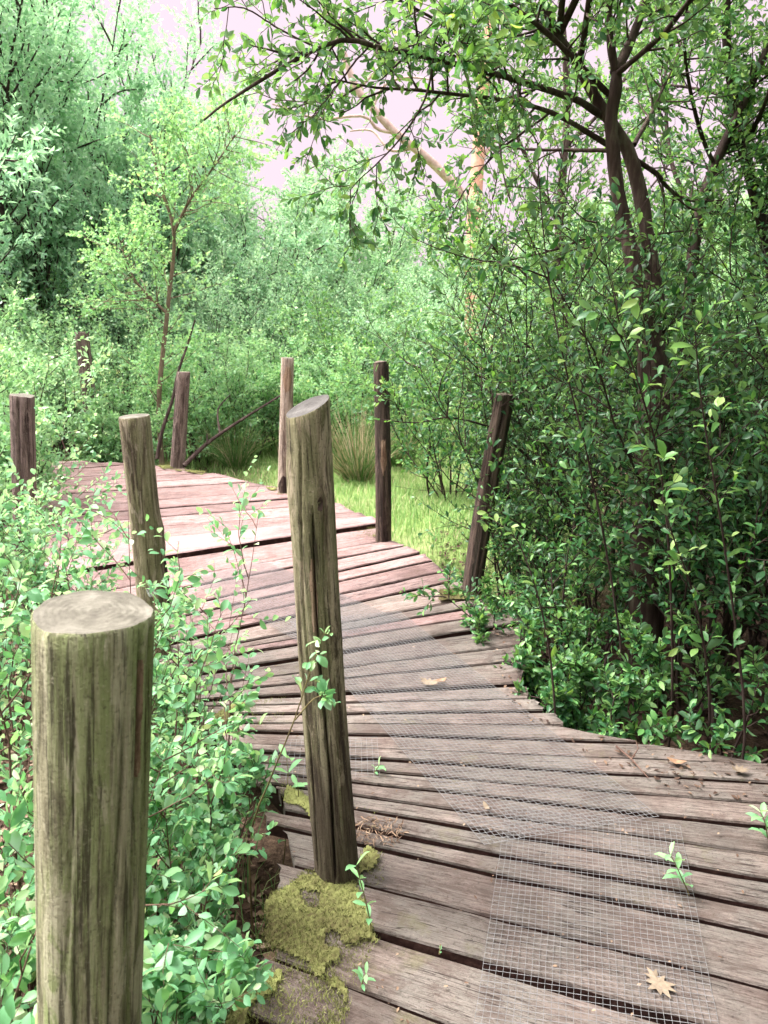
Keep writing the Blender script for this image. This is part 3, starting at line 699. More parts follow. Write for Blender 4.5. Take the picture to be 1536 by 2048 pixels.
seedling('bright narrow-leaved plant in the dark hollow left of the split-top post', P(566, 1735, -.3), .40, 6, .075, 7, (.12, .1))
seedling('thin narrow-leaved shoot just touching the left side of the split-top post', P(612, 1720, -.25), .30, 4, .06, 8, (.05, .05))
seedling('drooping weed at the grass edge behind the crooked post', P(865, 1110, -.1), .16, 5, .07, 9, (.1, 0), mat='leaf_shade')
def flat_leaf(label, outline, loc, rotz, size, mat, seed, curl=.12, tilt=(0, 0)):
    rng = np.random.default_rng(seed); o = np.array(outline) * size; n = len(o)
    C = np.r_[[[0, 0]], o * .5, o]; z = curl * size * np.sum((C / size) ** 2, 1) * .8 + .0015 * rng.normal(0, 1, len(C))
    V = np.c_[C, z]; f3 = [[0, 1 + i, 1 + (i + 1) % n] for i in range(n)]; f4 = [[1 + i, 1 + n + i, 1 + n + (i + 1) % n, 1 + (i + 1) % n] for i in range(n)]
    ob = link('dead_leaf', mesh_np('dead_leaf', V, [np.array(f3), np.array(f4)]), mat)
    ob.location = (*loc[:2], .014); ob.rotation_euler = (tilt[0], tilt[1], rotz)
    return tag(ob, label, 'leaf', 'dead leaves on the boardwalk')
LOBED = [(0, 1), (.12, .62), (.38, .70), (.26, .36), (.62, .30), (.34, .02), (.78, -.38), (.40, -.36), (.5, -.8), (.14, -.55), (0, -1.0), (-.16, -.52), (-.42, -.74), (-.36, -.30), (-.8, -.2), (-.34, .06), (-.6, .36), (-.24, .34), (-.34, .72), (-.10, .60)]
OVALL = [(0, 1), (.3, .6), (.42, .1), (.34, -.5), (0, -1), (-.36, -.5), (-.4, .05), (-.28, .6)]
flat_leaf('pale tan lobed dead leaf lying on the wire mesh at the bottom right', LOBED, P(1316, 1975), .3, .047, M['deadleaf'], 1, .05)
flat_leaf('curled pale dead leaf alone on the shaded planks at right', LOBED, P(1478, 1548), 1.2, .035, M['deadleaf'], 2, .5)
flat_leaf('crumpled tan leaf on the mesh in the middle of the bend', LOBED, P(858, 1372), .9, .05, M['deadleaf'], 3, .35)
flat_leaf('small brown leaf lying beside the crumpled tan leaf on the mesh', OVALL, P(880, 1368), 2, .032, M['deadleaf_brown'], 4, .4)
flat_leaf('grey-green dry leaf on dark planks under the right bushes', OVALL, P(1352, 1530), 1.2, .035, M['deadleaf_brown'], 5, .3)
flat_leaf('small pale curled chip of leaf by the fold of the mesh', OVALL, P(972, 1622), .3, .022, M['deadleaf'], 6, .5)
tw = np.array([[P(1232, 1500) + [0, 0, .015], P(1262, 1528) + [0, 0, .02], P(1296, 1562) + [0, 0, .012]], [P(1262, 1528) + [0, 0, .02], P(1275, 1512) + [0, 0, .03], P(1270, 1498) + [0, 0, .035]]])
V, Fc = tubes([(tw, rad(2, 3, [.004, .0025], .0015), 5)])
tag(link('twig', mesh_np('twig', V, Fc, None, True), M['bark_twig']), 'thin forked brown twig lying on the shaded planks', 'twig')

def scatter(name, n, region, ok, size, mat, seed, zfun, tlo=0, thi=1, flat=.25, width=.55, z=.008):
    rng = np.random.default_rng(seed); p = rng.uniform(region[0], region[1], (n, 2)); p = p[ok(p)]; n = len(p)
    a = rng.uniform(0, 6.28, n); D = np.c_[np.cos(a), np.sin(a), rng.normal(0, flat, n)]; N = rng.normal(0, flat, (n, 3)); N[:, 2] += 1
    L = [np.c_[p, zfun(p[:, 0], p[:, 1]) + z + rng.uniform(0, .02, n) * (flat > .2)], D, N, size * rng.uniform(.4, 1.2, n), np.full(n, width), rng.uniform(tlo, thi, n)]
    return tag(link(name, leaves_mesh(name, L), mat), kind='stuff')
DECKPOLY = np.array(LEFT + RIGHT[::-1])
scatter('leaf_litter', 9000, ((-2.2, .4), (-.15, 4.0)), lambda p: ~inside(DECKPOLY, p), .05, M['litter'], 1, ground_z)
scatter('leaf_litter', 8000, ((.4, 1.5), (4.0, 6.0)), lambda p: ~inside(DECKPOLY, p), .05, M['litter'], 2, ground_z, 0, .45)  # thicket litter kept dark, shade put into its colour
pd_n = Noise(4)
scatter('debris', 1500, ((-1.5, .8), (1.7, 5.0)), lambda p: inside(DECKPOLY, p) & (pd_n(np.c_[p * 2.2, 0 * p[:, 0]]) > -.1), .012, M['litter'], 3, lambda x, y: 0 * x, .3, 1, .15, .5, .006)
_c = P(752, 1672)
scatter('debris', 260, ((_c[0] - .09, _c[1] - .07), (_c[0] + .09, _c[1] + .07)), lambda p: np.hypot((p[:, 0] - _c[0]) / .09, (p[:, 1] - _c[1]) / .06) < 1, .026, M['litter'], 6, lambda x, y: 0 * x, .45, 1, .45, .16, .006)
scatter('debris', 900, ((.5, 2.2), (1.6, 3.6)), lambda p: inside(DECKPOLY, p) & (p[:, 0] + .7 * (p[:, 1] - 2.45) > .75), .022, M['litter'], 5, lambda x, y: 0 * x, 0, .8, .15, .5, .006)

# ------------------------------------------------------------------ grass and sedge
def grass(name, n, seed, ok, region, h, mat, w=.0035):
    rng = np.random.default_rng(seed); p = rng.uniform(region[0], region[1], (n, 2)); p = p[ok(p)]; n = len(p)
    nz = Noise(seed); hh = h * rng.uniform(.35, 1.2, n) * np.clip(.75 + .6 * nz(np.c_[p * 1.3, 0 * p[:, 0]]), .2, 1.7)
    a = rng.uniform(0, 6.28, n); d = np.c_[np.cos(a), np.sin(a)]; s = np.c_[-d[:, 1], d[:, 0]]
    bend = rng.uniform(.15, .8, n); ww = w * rng.uniform(.6, 1.4, n) * (1 + .06 * p[:, 1])
    b = np.c_[p, ground_z(p[:, 0], p[:, 1]) - .01]
    def at(t): return b + np.c_[d * (bend * hh * t * t)[:, None], hh * t * (1 - .35 * bend * t)]
    S = np.c_[s, np.zeros(n)]
    V = np.stack([b - S * ww[:, None], b + S * ww[:, None], at(.55) + S * ww[:, None] * .8, at(.55) - S * ww[:, None] * .8, at(1.)], 1).reshape(-1, 3)
    i = np.arange(n)[:, None] * 5
    tv = np.clip(.45 + .25 * nz(np.c_[p * .9, 0 * p[:, 0] + 5]) + rng.normal(0, .2, n) + (rng.uniform(0, 1, n) > .93) * .5, 0, 1)
    me = mesh_np(name, V, [np.array([[2, 4, 3]]) + i, np.array([[0, 1, 2, 3]]) + i], np.repeat(tv, 5))
    return tag(link(name, me, mat), kind='stuff')
def meadow_ok(p):
    x, y = p[:, 0], p[:, 1]
    return ~inside(DECKPOLY, p) & (x + .45 * (y - 5) > -.6) & (x < 1.2 + .22 * (y - 4))
grass('grass', 70000, 1, meadow_ok, ((-3.0, 4.2), (3.0, 9.5)), .12, M['grass'], .0019)
grass('grass', 30000, 2, lambda p: (p[:, 0] > -4) , ((-4, 9), (5.5, 20)), .36, M['grass'], .004)
grass('grass', 5000, 3, lambda p: ~inside(DECKPOLY, p), ((-4.5, 7.0), (-.3, 9.5)), .24, M['grass'], .003)
grass('grass', 1100, 4, lambda p: ~inside(DECKPOLY, p), ((-1.3, 1.0), (-.2, 3.2)), .22, M['sedge'], .002)
def tussock(label, loc, h, n, seed, dry=.3, lean=(0, 0)):
    rng = np.random.default_rng(seed); a = rng.uniform(0, 6.28, n); r = .13 * np.sqrt(rng.uniform(0, 1, n))
    p0 = np.c_[r * np.cos(a), r * np.sin(a), np.zeros(n)]; t = rng.uniform(.08, .75, n)
    d = np.c_[np.cos(a) * np.sin(t) + lean[0], np.sin(a) * np.sin(t) + lean[1], np.cos(t)]
    S = curve(rng, p0, d, h * rng.uniform(.5, 1.1, n), 6, -.11, .04)
    V, Fc = tubes([(S, rad(n, 6, .0034, .0008), 3)]); tv = np.clip(rng.normal(.4, .2, n) + (rng.uniform(0, 1, n) < dry) * .6, 0, 1)
    o = link('sedge_tussock', mesh_np('sedge_tussock', V, Fc, np.repeat(tv, 18)), M['sedge']); o.location = loc
    return tag(o, label, 'tussock', 'sedge tussocks in the meadow')
q = P(715, 960, -.12); tussock('tussock of arching straw-dry sedge between the split-top and thin dark posts', q, .85, 420, 1, .6, (-.12, 0))
q = P(795, 930, -.12); tussock('upright green rush clump right behind the thin dark post', q, 0.9, 420, 2, .10, (.1, 0))
q = P(470, 930, -.15); tussock('grassy green tussock beyond the deck between fallen branch and slim post', q, .6, 300, 3, .15)
q = P(905, 900, -.12); tussock('brownish sedge tussock at the foot of the meadow bush, left of the crooked post', q, .5, 240, 4, .45)
def pl(*q): return [PD(*a) for a in q]
# ------------------------------------------------------------------ near shrubs, left of the boardwalk
GL = 'sallow shoots left of the boardwalk'
def near(label, x, y, seed, h, leafm='leaf_near', group=GL, name='sallow_shrub', cat='shrub', bark='bark_twig', zb=None, **k):
    z = gz(x, y) if zb is None else zb
    g = shrub_geo(seed, h, **k)
    return put_plant(name, label, cat, (x, y, z), g, M[leafm], M[bark], group, 0)
K = dict(leaf=.040, width=.58, stems=6, per1=10, per2=4, nleaf=6, u0=.22, spread=.34, r=.005)
near('pale leafy shrub left of the nearest post, its leaves cut by the left frame edge', -.86, 1.02, 101, 1.15, **{**K, 'leaf': .044})
near('upright spray of sallow shoots just behind the nearest post, dark straight stem', -.98, 1.62, 102, 1.46, **{**K, 'per1': 9, 'spread': .2, 'stems': 5})
near('bushy sallow behind the nearest post at the far left frame edge', -1.42, 2.0, 103, 1.38, **{**K, 'stems': 8})
near('slender shoots between the nearest post and the lichen-spotted post', -.80, 1.95, 104, 1.36, **{**K, 'stems': 4, 'spread': .16, 'per1': 8, 'per2': 3})
near('dark-stemmed shoots right of the nearest post, tips reaching over the planks', -.60, 1.78, 105, 1.06, **{**K, 'stems': 4, 'spread': .16, 'per1': 8, 'per2': 3})
near('wispy pink-tipped shoots leaning over the deck edge by the lichen-spotted post', -.66, 2.28, 106, 1.30, **{**K, 'stems': 4, 'spread': .24, 'per1': 7, 'per2': 3})
near('full leafy bush filling the gap between the nearest post and the split-top post', -.60, 1.58, 107, .74, **{**K, 'stems': 7, 'spread': .28, 'per1': 9, 'lean': (-.06, 0)})
near('low bush with broad bright leaves at the foot of the nearest post', -.54, 1.30, 108, .56, **{**K, 'leaf': .050, 'stems': 6, 'spread': .3, 'per1': 7, 'lean': (-.08, 0)})
near('bright low sprig at the bottom of the photo, right of the nearest post', -.43, 1.05, 109, .32, **{**K, 'leaf': .05, 'stems': 4, 'spread': .25, 'per1': 5, 'lean': (-.15, 0)})
near('broad-leaved shoots at the bottom left corner in front of the nearest post', -.60, .90, 110, .82, **{**K, 'leaf': .052, 'stems': 4, 'per1': 7, 'spread': .18, 'per2': 3}, lean=(-.12, .06))
near('bush at the left deck edge in front of the stout cracked post', -1.85, 3.1, 111, 1.22, **{**K, 'stems': 9, 'spread': .45, 'u0': .12})
near('bush between the stout cracked post and the lichen-spotted post', -1.72, 3.62, 112, .98, **{**K, 'stems': 9, 'spread': .45, 'u0': .12})
near('bush against the left frame edge, level with the lichen-spotted post', -2.3, 3.5, 113, 1.5, **{**K, 'stems': 9, 'spread': .4, 'u0': .12})
near('low tangle of shoots below the lichen-spotted post', -.98, 2.75, 114, .70, **{**K, 'stems': 8, 'spread': .5})
near('low leafy tangle along the deck edge left of the split-top post', -.62, 2.15, 115, .55, **{**K, 'stems': 8, 'spread': .55})
near('weak bush under the deck edge, behind the low bright sprig', -.56, 1.42, 117, .5, **{**K, 'stems': 7, 'spread': .55})
near('dense low leaves left of the nearest post, lower left', -1.05, 1.3, 118, .85, **{**K, 'stems': 9, 'spread': .5})
# the leafy twig that crosses the split-top post
def twig_plant(label, paths, seed, r0, leaf, leafm, barkm, group=None, name='sallow_shoot', cat='shoot', per=6, l=.12, nl=6, u0=.6, u1=1.0, hi=True, tint0=.4, width=.54, zroot=None):
    rng = np.random.default_rng(seed); G_, L_ = [], []
    o = paths[0][0].copy()
    for pts, ra, rb in [(np.array(p_) - o, r_, e_) for p_, r_, e_ in zip(paths, [r0] + [r0 * .6] * 9, [r0 * .25] * 10)]:
        S = refine(pts, 14)[None]; G_.append((S, rad(1, 14, ra, rb), 6))
        B, u, ln = sprout(rng, S, per, u0, u1, .9, l, 5, .03, .15, .4); G_.append((B, rad(len(B), 5, r0 * .3, r0 * .12), 3))
        L_ += [leaves_on(rng, B, nl, .1, leaf, width, .7, tint0=tint0), leaves_on(rng, S, nl * 3, u0, leaf, width, .7, tint0=tint0)]
    return put_plant(name, label, cat, o, (G_, cat_leaves(L_)), M[leafm], M[barkm], group, 0, 1, hi)[0]
def refine(pts, n):
    pts = np.asarray(pts, float); k = len(pts); t = np.linspace(0, k - 1, n); out = []
    for s in t:
        i = min(int(s), k - 2); w = s - i
        p0, p1, p2, p3 = pts[max(i - 1, 0)], pts[i], pts[i + 1], pts[min(i + 2, k - 1)]
        out.append(.5 * (2 * p1 + (p2 - p0) * w + (2 * p0 - 5 * p1 + 4 * p2 - p3) * w * w + (3 * p1 - p0 - 3 * p2 + p3) * w ** 3))
    return np.array(out)
twig_plant('leafy twig reaching across the front of the split-top post halfway up', [[np.array([PD(490, 1700, 2.25)[0], PD(490, 1700, 2.25)[1] + .05, -.36]), PD(500, 1680, 2.25), PD(540, 1560, 2.1), PD(585, 1450, 1.98), PD(618, 1350, 1.90), PD(650, 1262, 1.84)], [PD(590, 1440, 1.97), PD(625, 1400, 1.88), PD(650, 1390, 1.85)]], 3, .0035, .036, 'leaf_near', 'bark_green', GL, per=7, l=.05, nl=3, u0=.72)

# ------------------------------------------------------------------ shrubs right of the boardwalk
GR = 'dark sallow thicket right of the boardwalk'
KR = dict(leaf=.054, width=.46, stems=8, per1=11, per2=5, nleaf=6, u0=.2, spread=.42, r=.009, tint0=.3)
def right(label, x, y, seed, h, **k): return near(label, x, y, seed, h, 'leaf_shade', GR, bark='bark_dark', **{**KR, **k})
right('low leafy bush at the foot of the crooked post', .78, 4.25, 201, 1.05, leaf=.04, tint0=.5)
right('bush behind and right of the crooked post', 1.02, 4.75, 202, 1.75)
right('low bush overhanging the planks with bright tips, right of the bend', 1.0, 3.6, 203, 1.0, leaf=.046, u0=.2, tint0=.5, spread=.6, per1=9)
right('tall bush directly left of the forked tree trunk', 1.18, 3.95, 204, 2.1, u0=.28)
right('thicket shrub between the forked trunk and the deck', 1.45, 3.3, 205, 1.45, u0=.38)
right('low spray of leaves drooping on the planks below the forked trunk', 1.12, 3.02, 206, .60, leaf=.056, u0=.4, tint0=.55, stems=6, spread=.75, per1=6, per2=3)
right('bush at the right frame edge behind the deck corner', 1.95, 3.1, 207, 1.9, u0=.3)
right('second bush at the right frame edge, nearer the camera', 2.05, 2.7, 208, 1.5, u0=.3)
right('loose spray of glossy leaves hanging over the deck corner', 1.42, 2.85, 209, .72, leaf=.058, stems=5, spread=.6, u0=.4, per1=6, per2=3, tint0=.5)
right('small spray of leaves on the planks between the bend and the trunk', .82, 3.18, 219, .5, leaf=.05, stems=5, spread=.7, u0=.3, per1=6, per2=3, tint0=.6)
right('thin dark shrub in the shaded heart of the thicket, by the forked trunk foot', 1.62, 3.45, 220, 1.9, u0=.3, stems=12, spread=.3)
right('low spray leaning over the plank ends just right of the mossy crooked post foot', .72, 3.95, 231, .55, leaf=.046, stems=6, spread=.6, u0=.15, per1=8, per2=4, tint0=.5, lean=(-.3, -.15))
right('low leafy spray covering the stepped plank ends at the narrowest part of the bend', .80, 3.42, 232, .55, leaf=.048, stems=7, spread=.6, u0=.15, per1=8, per2=4, tint0=.5, lean=(-.3, -.1))
right('spray of leaves reaching out onto the mesh from the bend corner', .86, 2.86, 233, .46, leaf=.052, stems=6, spread=.65, u0=.15, per1=7, per2=4, tint0=.5, lean=(-.35, -.1))
right('tall shrub with crowded thin stems behind the deck corner', 1.75, 3.75, 210, 2.6, u0=.3, stems=11)
right('tall shrub right of the forked trunk, reaching under the canopy', 2.2, 4.1, 211, 2.8, u0=.25)
right('shrub behind the forked trunk in the middle of the thicket', 1.55, 4.7, 212, 2.4)
right('rounded shrub at the back of the thicket, left side', 1.25, 5.6, 213, 2.2, leaf=.042, tint0=.42)
right('tall shrub at the back of the thicket, right side', 2.5, 5.2, 214, 2.9)
right('shrub at the back of the thicket towards the meadow', 1.75, 6.3, 215, 2.5, leaf=.042, tint0=.42)
right('small bush between the crooked post and the meadow', .95, 5.35, 216, 1.15, leaf=.04, tint0=.45)
right('whippy thin-stemmed shrub leaning over the crooked post', .98, 4.45, 217, 2.5, stems=5, spread=.3, per1=10, lean=(-.12, -.05), leaf=.044)
right('shrub against the right frame edge at the back of the thicket', 3.0, 4.6, 218, 2.7)
for lab, pts, sd, lf in [
    ('tall whippy shoot rising from the thicket into the canopy left of the forked trunk', ((1245, 1320, 3.25), (1190, 980, 3.0), (1118, 680, 2.8), (1086, 460, 2.7), (1074, 280, 2.6)), 1, .062),
    ('big-leaved shoot standing before the forked trunk at middle height', ((1345, 1380, 2.95), (1330, 1000, 2.6), (1268, 740, 2.3), (1205, 620, 2.2)), 2, .066),
    ('pale spray of leaves lit against the dark trunk foot', ((1420, 1420, 2.85), (1395, 1220, 2.65), (1345, 1070, 2.5), (1325, 1000, 2.45)), 3, .055),
    ('broad-leaved shoot right of the forked trunk at middle height', ((1490, 1450, 2.75), (1450, 1100, 2.6), (1405, 820, 2.4), (1390, 660, 2.3)), 4, .064),
    ('arching shoot with bright leaves over the crooked post foot', ((1110, 1420, 3.1), (1090, 1250, 3.0), (1040, 1090, 2.95), (985, 1040, 2.95)), 5, .05)]:
    pp = pl(*pts); pp = [np.array([pp[0][0] + .03, pp[0][1] + .06, gz(pp[0][0], pp[0][1])])] + pp
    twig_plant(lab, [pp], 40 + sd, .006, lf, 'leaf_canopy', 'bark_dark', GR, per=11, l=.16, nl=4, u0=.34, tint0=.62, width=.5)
twig_plant('bare-stemmed branch reaching left from the bushes to the thin dark post', [[PD(1100, 960, 4.6), PD(1010, 872, 4.5), PD(960, 848, 4.45), PD(893, 835, 4.4), PD(830, 846, 4.4), PD(760, 838, 4.45)], [PD(893, 835, 4.4), PD(896, 800, 4.38), PD(880, 765, 4.35)], [PD(805, 842, 4.4), PD(790, 805, 4.4), PD(770, 775, 4.4)]], 5, .010, .045, 'leaf_canopy', 'bark_dark', None, 'sallow_branch', 'branch', per=10, l=.18, nl=6, u0=.3)

# ------------------------------------------------------------------ the forked tree at right and its neighbour
def limb_tree(name, label, limbs, seed, leafm, barkm, trunk_n, leaf=.05, extra=0, per=10, l1=.45, l2=.2, nl=8, tint0=.5, group=None):
    """limbs: (points, r0, r1, leafy); the first trunk_n are the trunk"""
    rng = np.random.default_rng(seed); o = np.array(limbs[0][0][0]).copy()
    root = empty(name, o, label, 'tree', group)
    tr, L_, tw = [], [], []
    for i, (pts, r0, r1, leafy) in enumerate(limbs):
        pts = np.array(pts) - o; n = 26; S = refine(pts, n)
        S = S + np.cumsum(rng.normal(0, .0009, (n, 3)), 0) * (np.linspace(0, 1, n)[:, None] > 0)
        rr = rad(1, n, r0, r1) * (1 + .05 * rng.normal(0, 1, (1, n)))
        if i < trunk_n: tr.append((S[None], rr, 14))
        else:
            V, Fc = tubes([(S[None], rr, 9)]); link('branch', mesh_np('branch', V, Fc, None, True), barkm, root)
        if leafy:
            lend, dens, lf = 1, 1, 1
            if isinstance(leafy, tuple): leafy, lend, dens, lf = (*leafy, 1, 1)[:4]
            length = np.linalg.norm(np.diff(S, axis=0), axis=1).sum()
            n1 = max(3, int(per * length * dens))
            B1, u, l = sprout(rng, S[None], n1, leafy, lend, .9, l1 * lf, 6, .02, .16, .62)
            B2, u2, l2_ = sprout(rng, B1, 5, .15, 1, .8, l2, 4, .0, .18, .4)
            tw += [(B1, rad(len(B1), 6, min(.006, r0 * .4), .0014), 4), (B2, rad(len(B2), 4, .0016, .0008), 3)]
            L_ += [leaves_on(rng, B2, nl, .05, leaf, .48, .55, tint0=tint0), leaves_on(rng, B1, nl, .2, leaf, .48, .55, tint0=tint0), leaves_on(rng, S[None], max(2, int((12 if lend == 1 else 3) * length * dens)), .6, leaf, .48, .55, tint0=tint0)]
    V, Fc = tubes(tr); link('trunk', mesh_np('trunk', V, Fc, None, True), barkm, root)
    V, Fc = tubes(tw); link('twig_spray', mesh_np('twig_spray', V, Fc, None, True), barkm, root)['kind'] = 'stuff'
    link('crown', leaves_mesh('crown', cat_leaves(L_)), leafm, root)
    return root
limb_tree('forked_tree', 'forked grey-barked tree rising from the right thicket, its long limb arching over the path', [
    (pl((1288, 1390, 3.86), (1296, 1100, 3.70), (1310, 800, 3.55), (1302, 660, 3.53), (1300, 600, 3.53)), .092, .048, 0),
    (pl((1290, 640, 3.5), (1268, 540, 3.49), (1254, 470, 3.48), (1236, 390, 3.47), (1225, 300, 3.45), (1221, 230, 3.43), (1229, 180, 3.41), (1231, 140, 3.4)), .036, .024, 0),
    (pl((1316, 640, 3.54), (1302, 530, 3.56), (1284, 410, 3.57), (1260, 310, 3.55), (1226, 250, 3.52), (1195, 200, 3.5), (1160, 130, 3.45), (1118, 70, 3.4), (1088, 0, 3.35), (1060, -120, 3.3), (1040, -320, 3.2)), .038, .012, .6),
    (pl((1231, 145, 3.4), (1222, 80, 3.36), (1222, 0, 3.3), (1240, -140, 3.2), (1230, -330, 3.1)), .020, .007, .1),
    (pl((1231, 145, 3.4), (1262, 80, 3.45), (1287, 10, 3.5), (1320, -110, 3.6), (1370, -300, 3.7)), .026, .008, .15),
    (pl((1220, 190, 3.46), (1180, 150, 3.35), (1100, 70, 3.2), (1010, 0, 3.05), (930, -70, 2.9), (800, -160, 2.7)), .015, .005, .3),
    (pl((1205, 232, 3.52), (1163, 205, 3.42), (1128, 190, 3.36), (1048, 165, 3.22), (968, 142, 3.1), (868, 117, 2.96), (768, 95, 2.82), (690, 78, 2.72), (600, 115, 2.68), (500, 175, 2.64), (440, 215, 2.6), (408, 243, 2.6)), .0175, .003, (.22, .74)),
    (pl((1216, 290, 3.5), (1160, 255, 3.4), (1100, 225, 3.3), (1010, 202, 3.2), (900, 190, 3.1), (840, 182, 3.0), (740, 176, 2.95), (660, 160, 2.9)), .013, .003, .2),
    (pl((1225, 302, 3.5), (1150, 301, 3.6), (1050, 300, 3.7), (990, 285, 3.8), (950, 270, 3.85)), .010, .003, .2),
    (pl((1266, 316, 3.54), (1310, 345, 3.6), (1340, 380, 3.7), (1380, 400, 3.8), (1450, 400, 3.9)), .014, .004, .2),
    (pl((1268, 290, 3.54), (1300, 230, 3.7), (1312, 205, 3.8), (1350, 120, 4.0), (1380, 20, 4.2)), .012, .004, .2),
    (pl((1290, 500, 3.52), (1200, 470, 3.7), (1100, 500, 3.9), (1000, 520, 4.1), (930, 520, 4.2)), .010, .003, .25),
    (pl((1230, 150, 3.4), (1330, 60, 3.1), (1420, -60, 2.8), (1500, -200, 2.5)), .014, .004, .2),
    (pl((1160, 130, 3.45), (1180, -40, 3.0), (1190, -260, 2.6), (1220, -560, 2.2)), .014, .004, .2),
    ([PD(1118, 70, 3.4), (1.0, 2.6, 3.35), (1.1, 1.9, 3.55), (1.1, 1.1, 3.6), (1.0, .3, 3.55)], .016, .004, .12),  # limbs above the view, added to shade the right deck
    ([PD(1118, 70, 3.4), (.6, 2.8, 3.3), (.25, 2.1, 3.5), (0.05, 1.4, 3.6)], .014, .004, .2),
    ([PD(1287, 10, 3.5), (1.7, 2.9, 3.5), (2.0, 2.2, 3.7), (2.1, 1.3, 3.75), (2.1, .4, 3.7)], .016, .004, .1),
    ([PD(1222, 0, 3.3), (1.3, 3.0, 3.7), (1.5, 2.4, 4.1), (1.6, 1.6, 4.4)], .014, .004, .1),
    ([PD(1160, 130, 3.45), (.8, 3.2, 3.5), (.5, 2.9, 4.0), (.2, 2.4, 4.3), (-.2, 1.8, 4.5)], .014, .004, .2),
    ([(1.0, 2.6, 3.35), PD(1000, -200, 2.4), PD(950, -60, 2.2), PD(925, 40, 2.1), PD(915, 110, 2.05)], .005, .0014, (.5, 1, .35, .45)),
    (pl((1100, 225, 3.3), (1000, 300, 3.3), (930, 380, 3.35), (900, 440, 3.4)), .006, .002, .2),
    (pl((868, 117, 2.96), (850, 200, 2.9), (800, 280, 2.9), (730, 350, 2.9), (700, 380, 2.9)), .005, .0015, .35),
    (pl((968, 142, 3.1), (900, 60, 2.95), (800, 0, 2.8), (700, -60, 2.6), (560, -60, 2.5)), .007, .002, .25),
    (pl((740, 90, 2.8), (690, 150, 2.75), (650, 200, 2.7), (620, 240, 2.7)), .004, .0015, .2),
    (pl((640, 100, 2.7), (560, 60, 2.66), (490, 20, 2.6), (430, 20, 2.6)), .004, .0015, .15),
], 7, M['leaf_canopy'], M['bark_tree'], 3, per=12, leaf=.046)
limb_tree('leaning_tree', 'dark many-limbed tree at the right frame edge, limbs crossing in the canopy', [
    (pl((1380, 1330, 4.7), (1372, 900, 4.5), (1376, 640, 4.45), (1395, 440, 4.4), (1430, 330, 4.35), (1468, 245, 4.3), (1510, 150, 4.25), (1560, 20, 4.2), (1600, -200, 4.1)), .045, .012, .3),
    (pl((1560, 1250, 4.5), (1562, 800, 4.5), (1550, 560, 4.5), (1518, 420, 4.5), (1486, 300, 4.45), (1468, 200, 4.4), (1452, 80, 4.3), (1455, -80, 4.2), (1470, -300, 4.0)), .05, .014, .3),
    (pl((1395, 440, 4.4), (1340, 320, 4.6), (1330, 150, 4.8), (1340, 0, 4.9), (1330, -150, 5.0)), .014, .005, .2),
    (pl((1486, 300, 4.45), (1520, 230, 4.2), (1560, 130, 3.9), (1620, 20, 3.6)), .016, .005, .2),
    (pl((1430, 330, 4.35), (1400, 260, 4.2), (1370, 110, 3.9), (1380, -40, 3.6), (1400, -250, 3.2)), .013, .004, .25),
    (pl((1372, 900, 4.5), (1330, 700, 4.8), (1300, 560, 5.2), (1260, 420, 5.6)), .016, .005, .3),
    (pl((1518, 420, 4.5), (1580, 330, 4.3), (1680, 240, 4.1), (1800, 180, 3.9)), .014, .004, .2),
] + [([np.array([1.95, 3.75, 3.5]), np.array([1.95 + .5 * cos(a_), 3.75 + .5 * sin(a_), 4.0 + .2 * sin(3 * a_)]), np.array([1.95 + 1.15 * cos(a_ + .1), 3.75 + 1.15 * sin(a_ + .1), 4.3 + .2 * sin(3 * a_)]), np.array([1.95 + 1.9 * cos(a_ + .15), 3.75 + 1.9 * sin(a_ + .15), 4.35 + .3 * cos(2 * a_)])], .013, .003, .12) for a_ in np.arange(11) * 2 * pi / 11] + [([np.array([1.95, 3.75, 3.5]), np.array([1.75, 2.9, 4.1]), np.array([1.6 + .5 * cos(a_), 2.2 + .5 * sin(a_), 4.3 + .3 * sin(2 * a_)]), np.array([1.6 + 1.5 * cos(a_ + .1), 2.0 + 1.5 * sin(a_ + .1), 4.3 + .4 * cos(3 * a_)])], .012, .003, .3) for a_ in np.arange(10) * 2 * pi / 10] + [  # unseen high limbs, added to block sky over the thicket
    (pl((1468, 200, 4.4), (1400, 180, 4.6), (1310, 170, 4.9), (1220, 180, 5.2), (1120, 150, 5.5)), .010, .003, .2),
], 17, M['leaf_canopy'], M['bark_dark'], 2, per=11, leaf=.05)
limb_tree('slender_tree', 'tall thin tree hidden behind the thicket, its leaves making the bright backdrop at upper right', [
    (pl((1150, 1000, 6.6), (1130, 700, 6.4), (1120, 450, 6.3), (1135, 200, 6.3), (1120, -50, 6.3), (1130, -300, 6.3)), .05, .014, .15),
    (pl((1120, 450, 6.3), (1060, 330, 6.2), (1010, 200, 6.1), (980, 60, 6.0), (960, -100, 6.0)), .02, .005, .1),
    (pl((1130, 600, 6.4), (1200, 480, 6.5), (1280, 400, 6.6), (1360, 300, 6.7)), .02, .005, .1),
    (pl((1125, 300, 6.3), (1220, 200, 6.4), (1300, 60, 6.5), (1340, -120, 6.6)), .018, .005, .1),
    (pl((1128, 620, 6.4), (1040, 540, 6.3), (960, 480, 6.2), (900, 440, 6.2)), .015, .004, .1),
    (pl((1135, 760, 6.5), (1080, 710, 6.4), (1040, 680, 6.3), (1000, 650, 6.3)), .015, .004, .1),
], 27, M['leaf_canopy'], M['bark_tree'], 1, per=10, leaf=.056, l1=.6, l2=.26, tint0=.5)

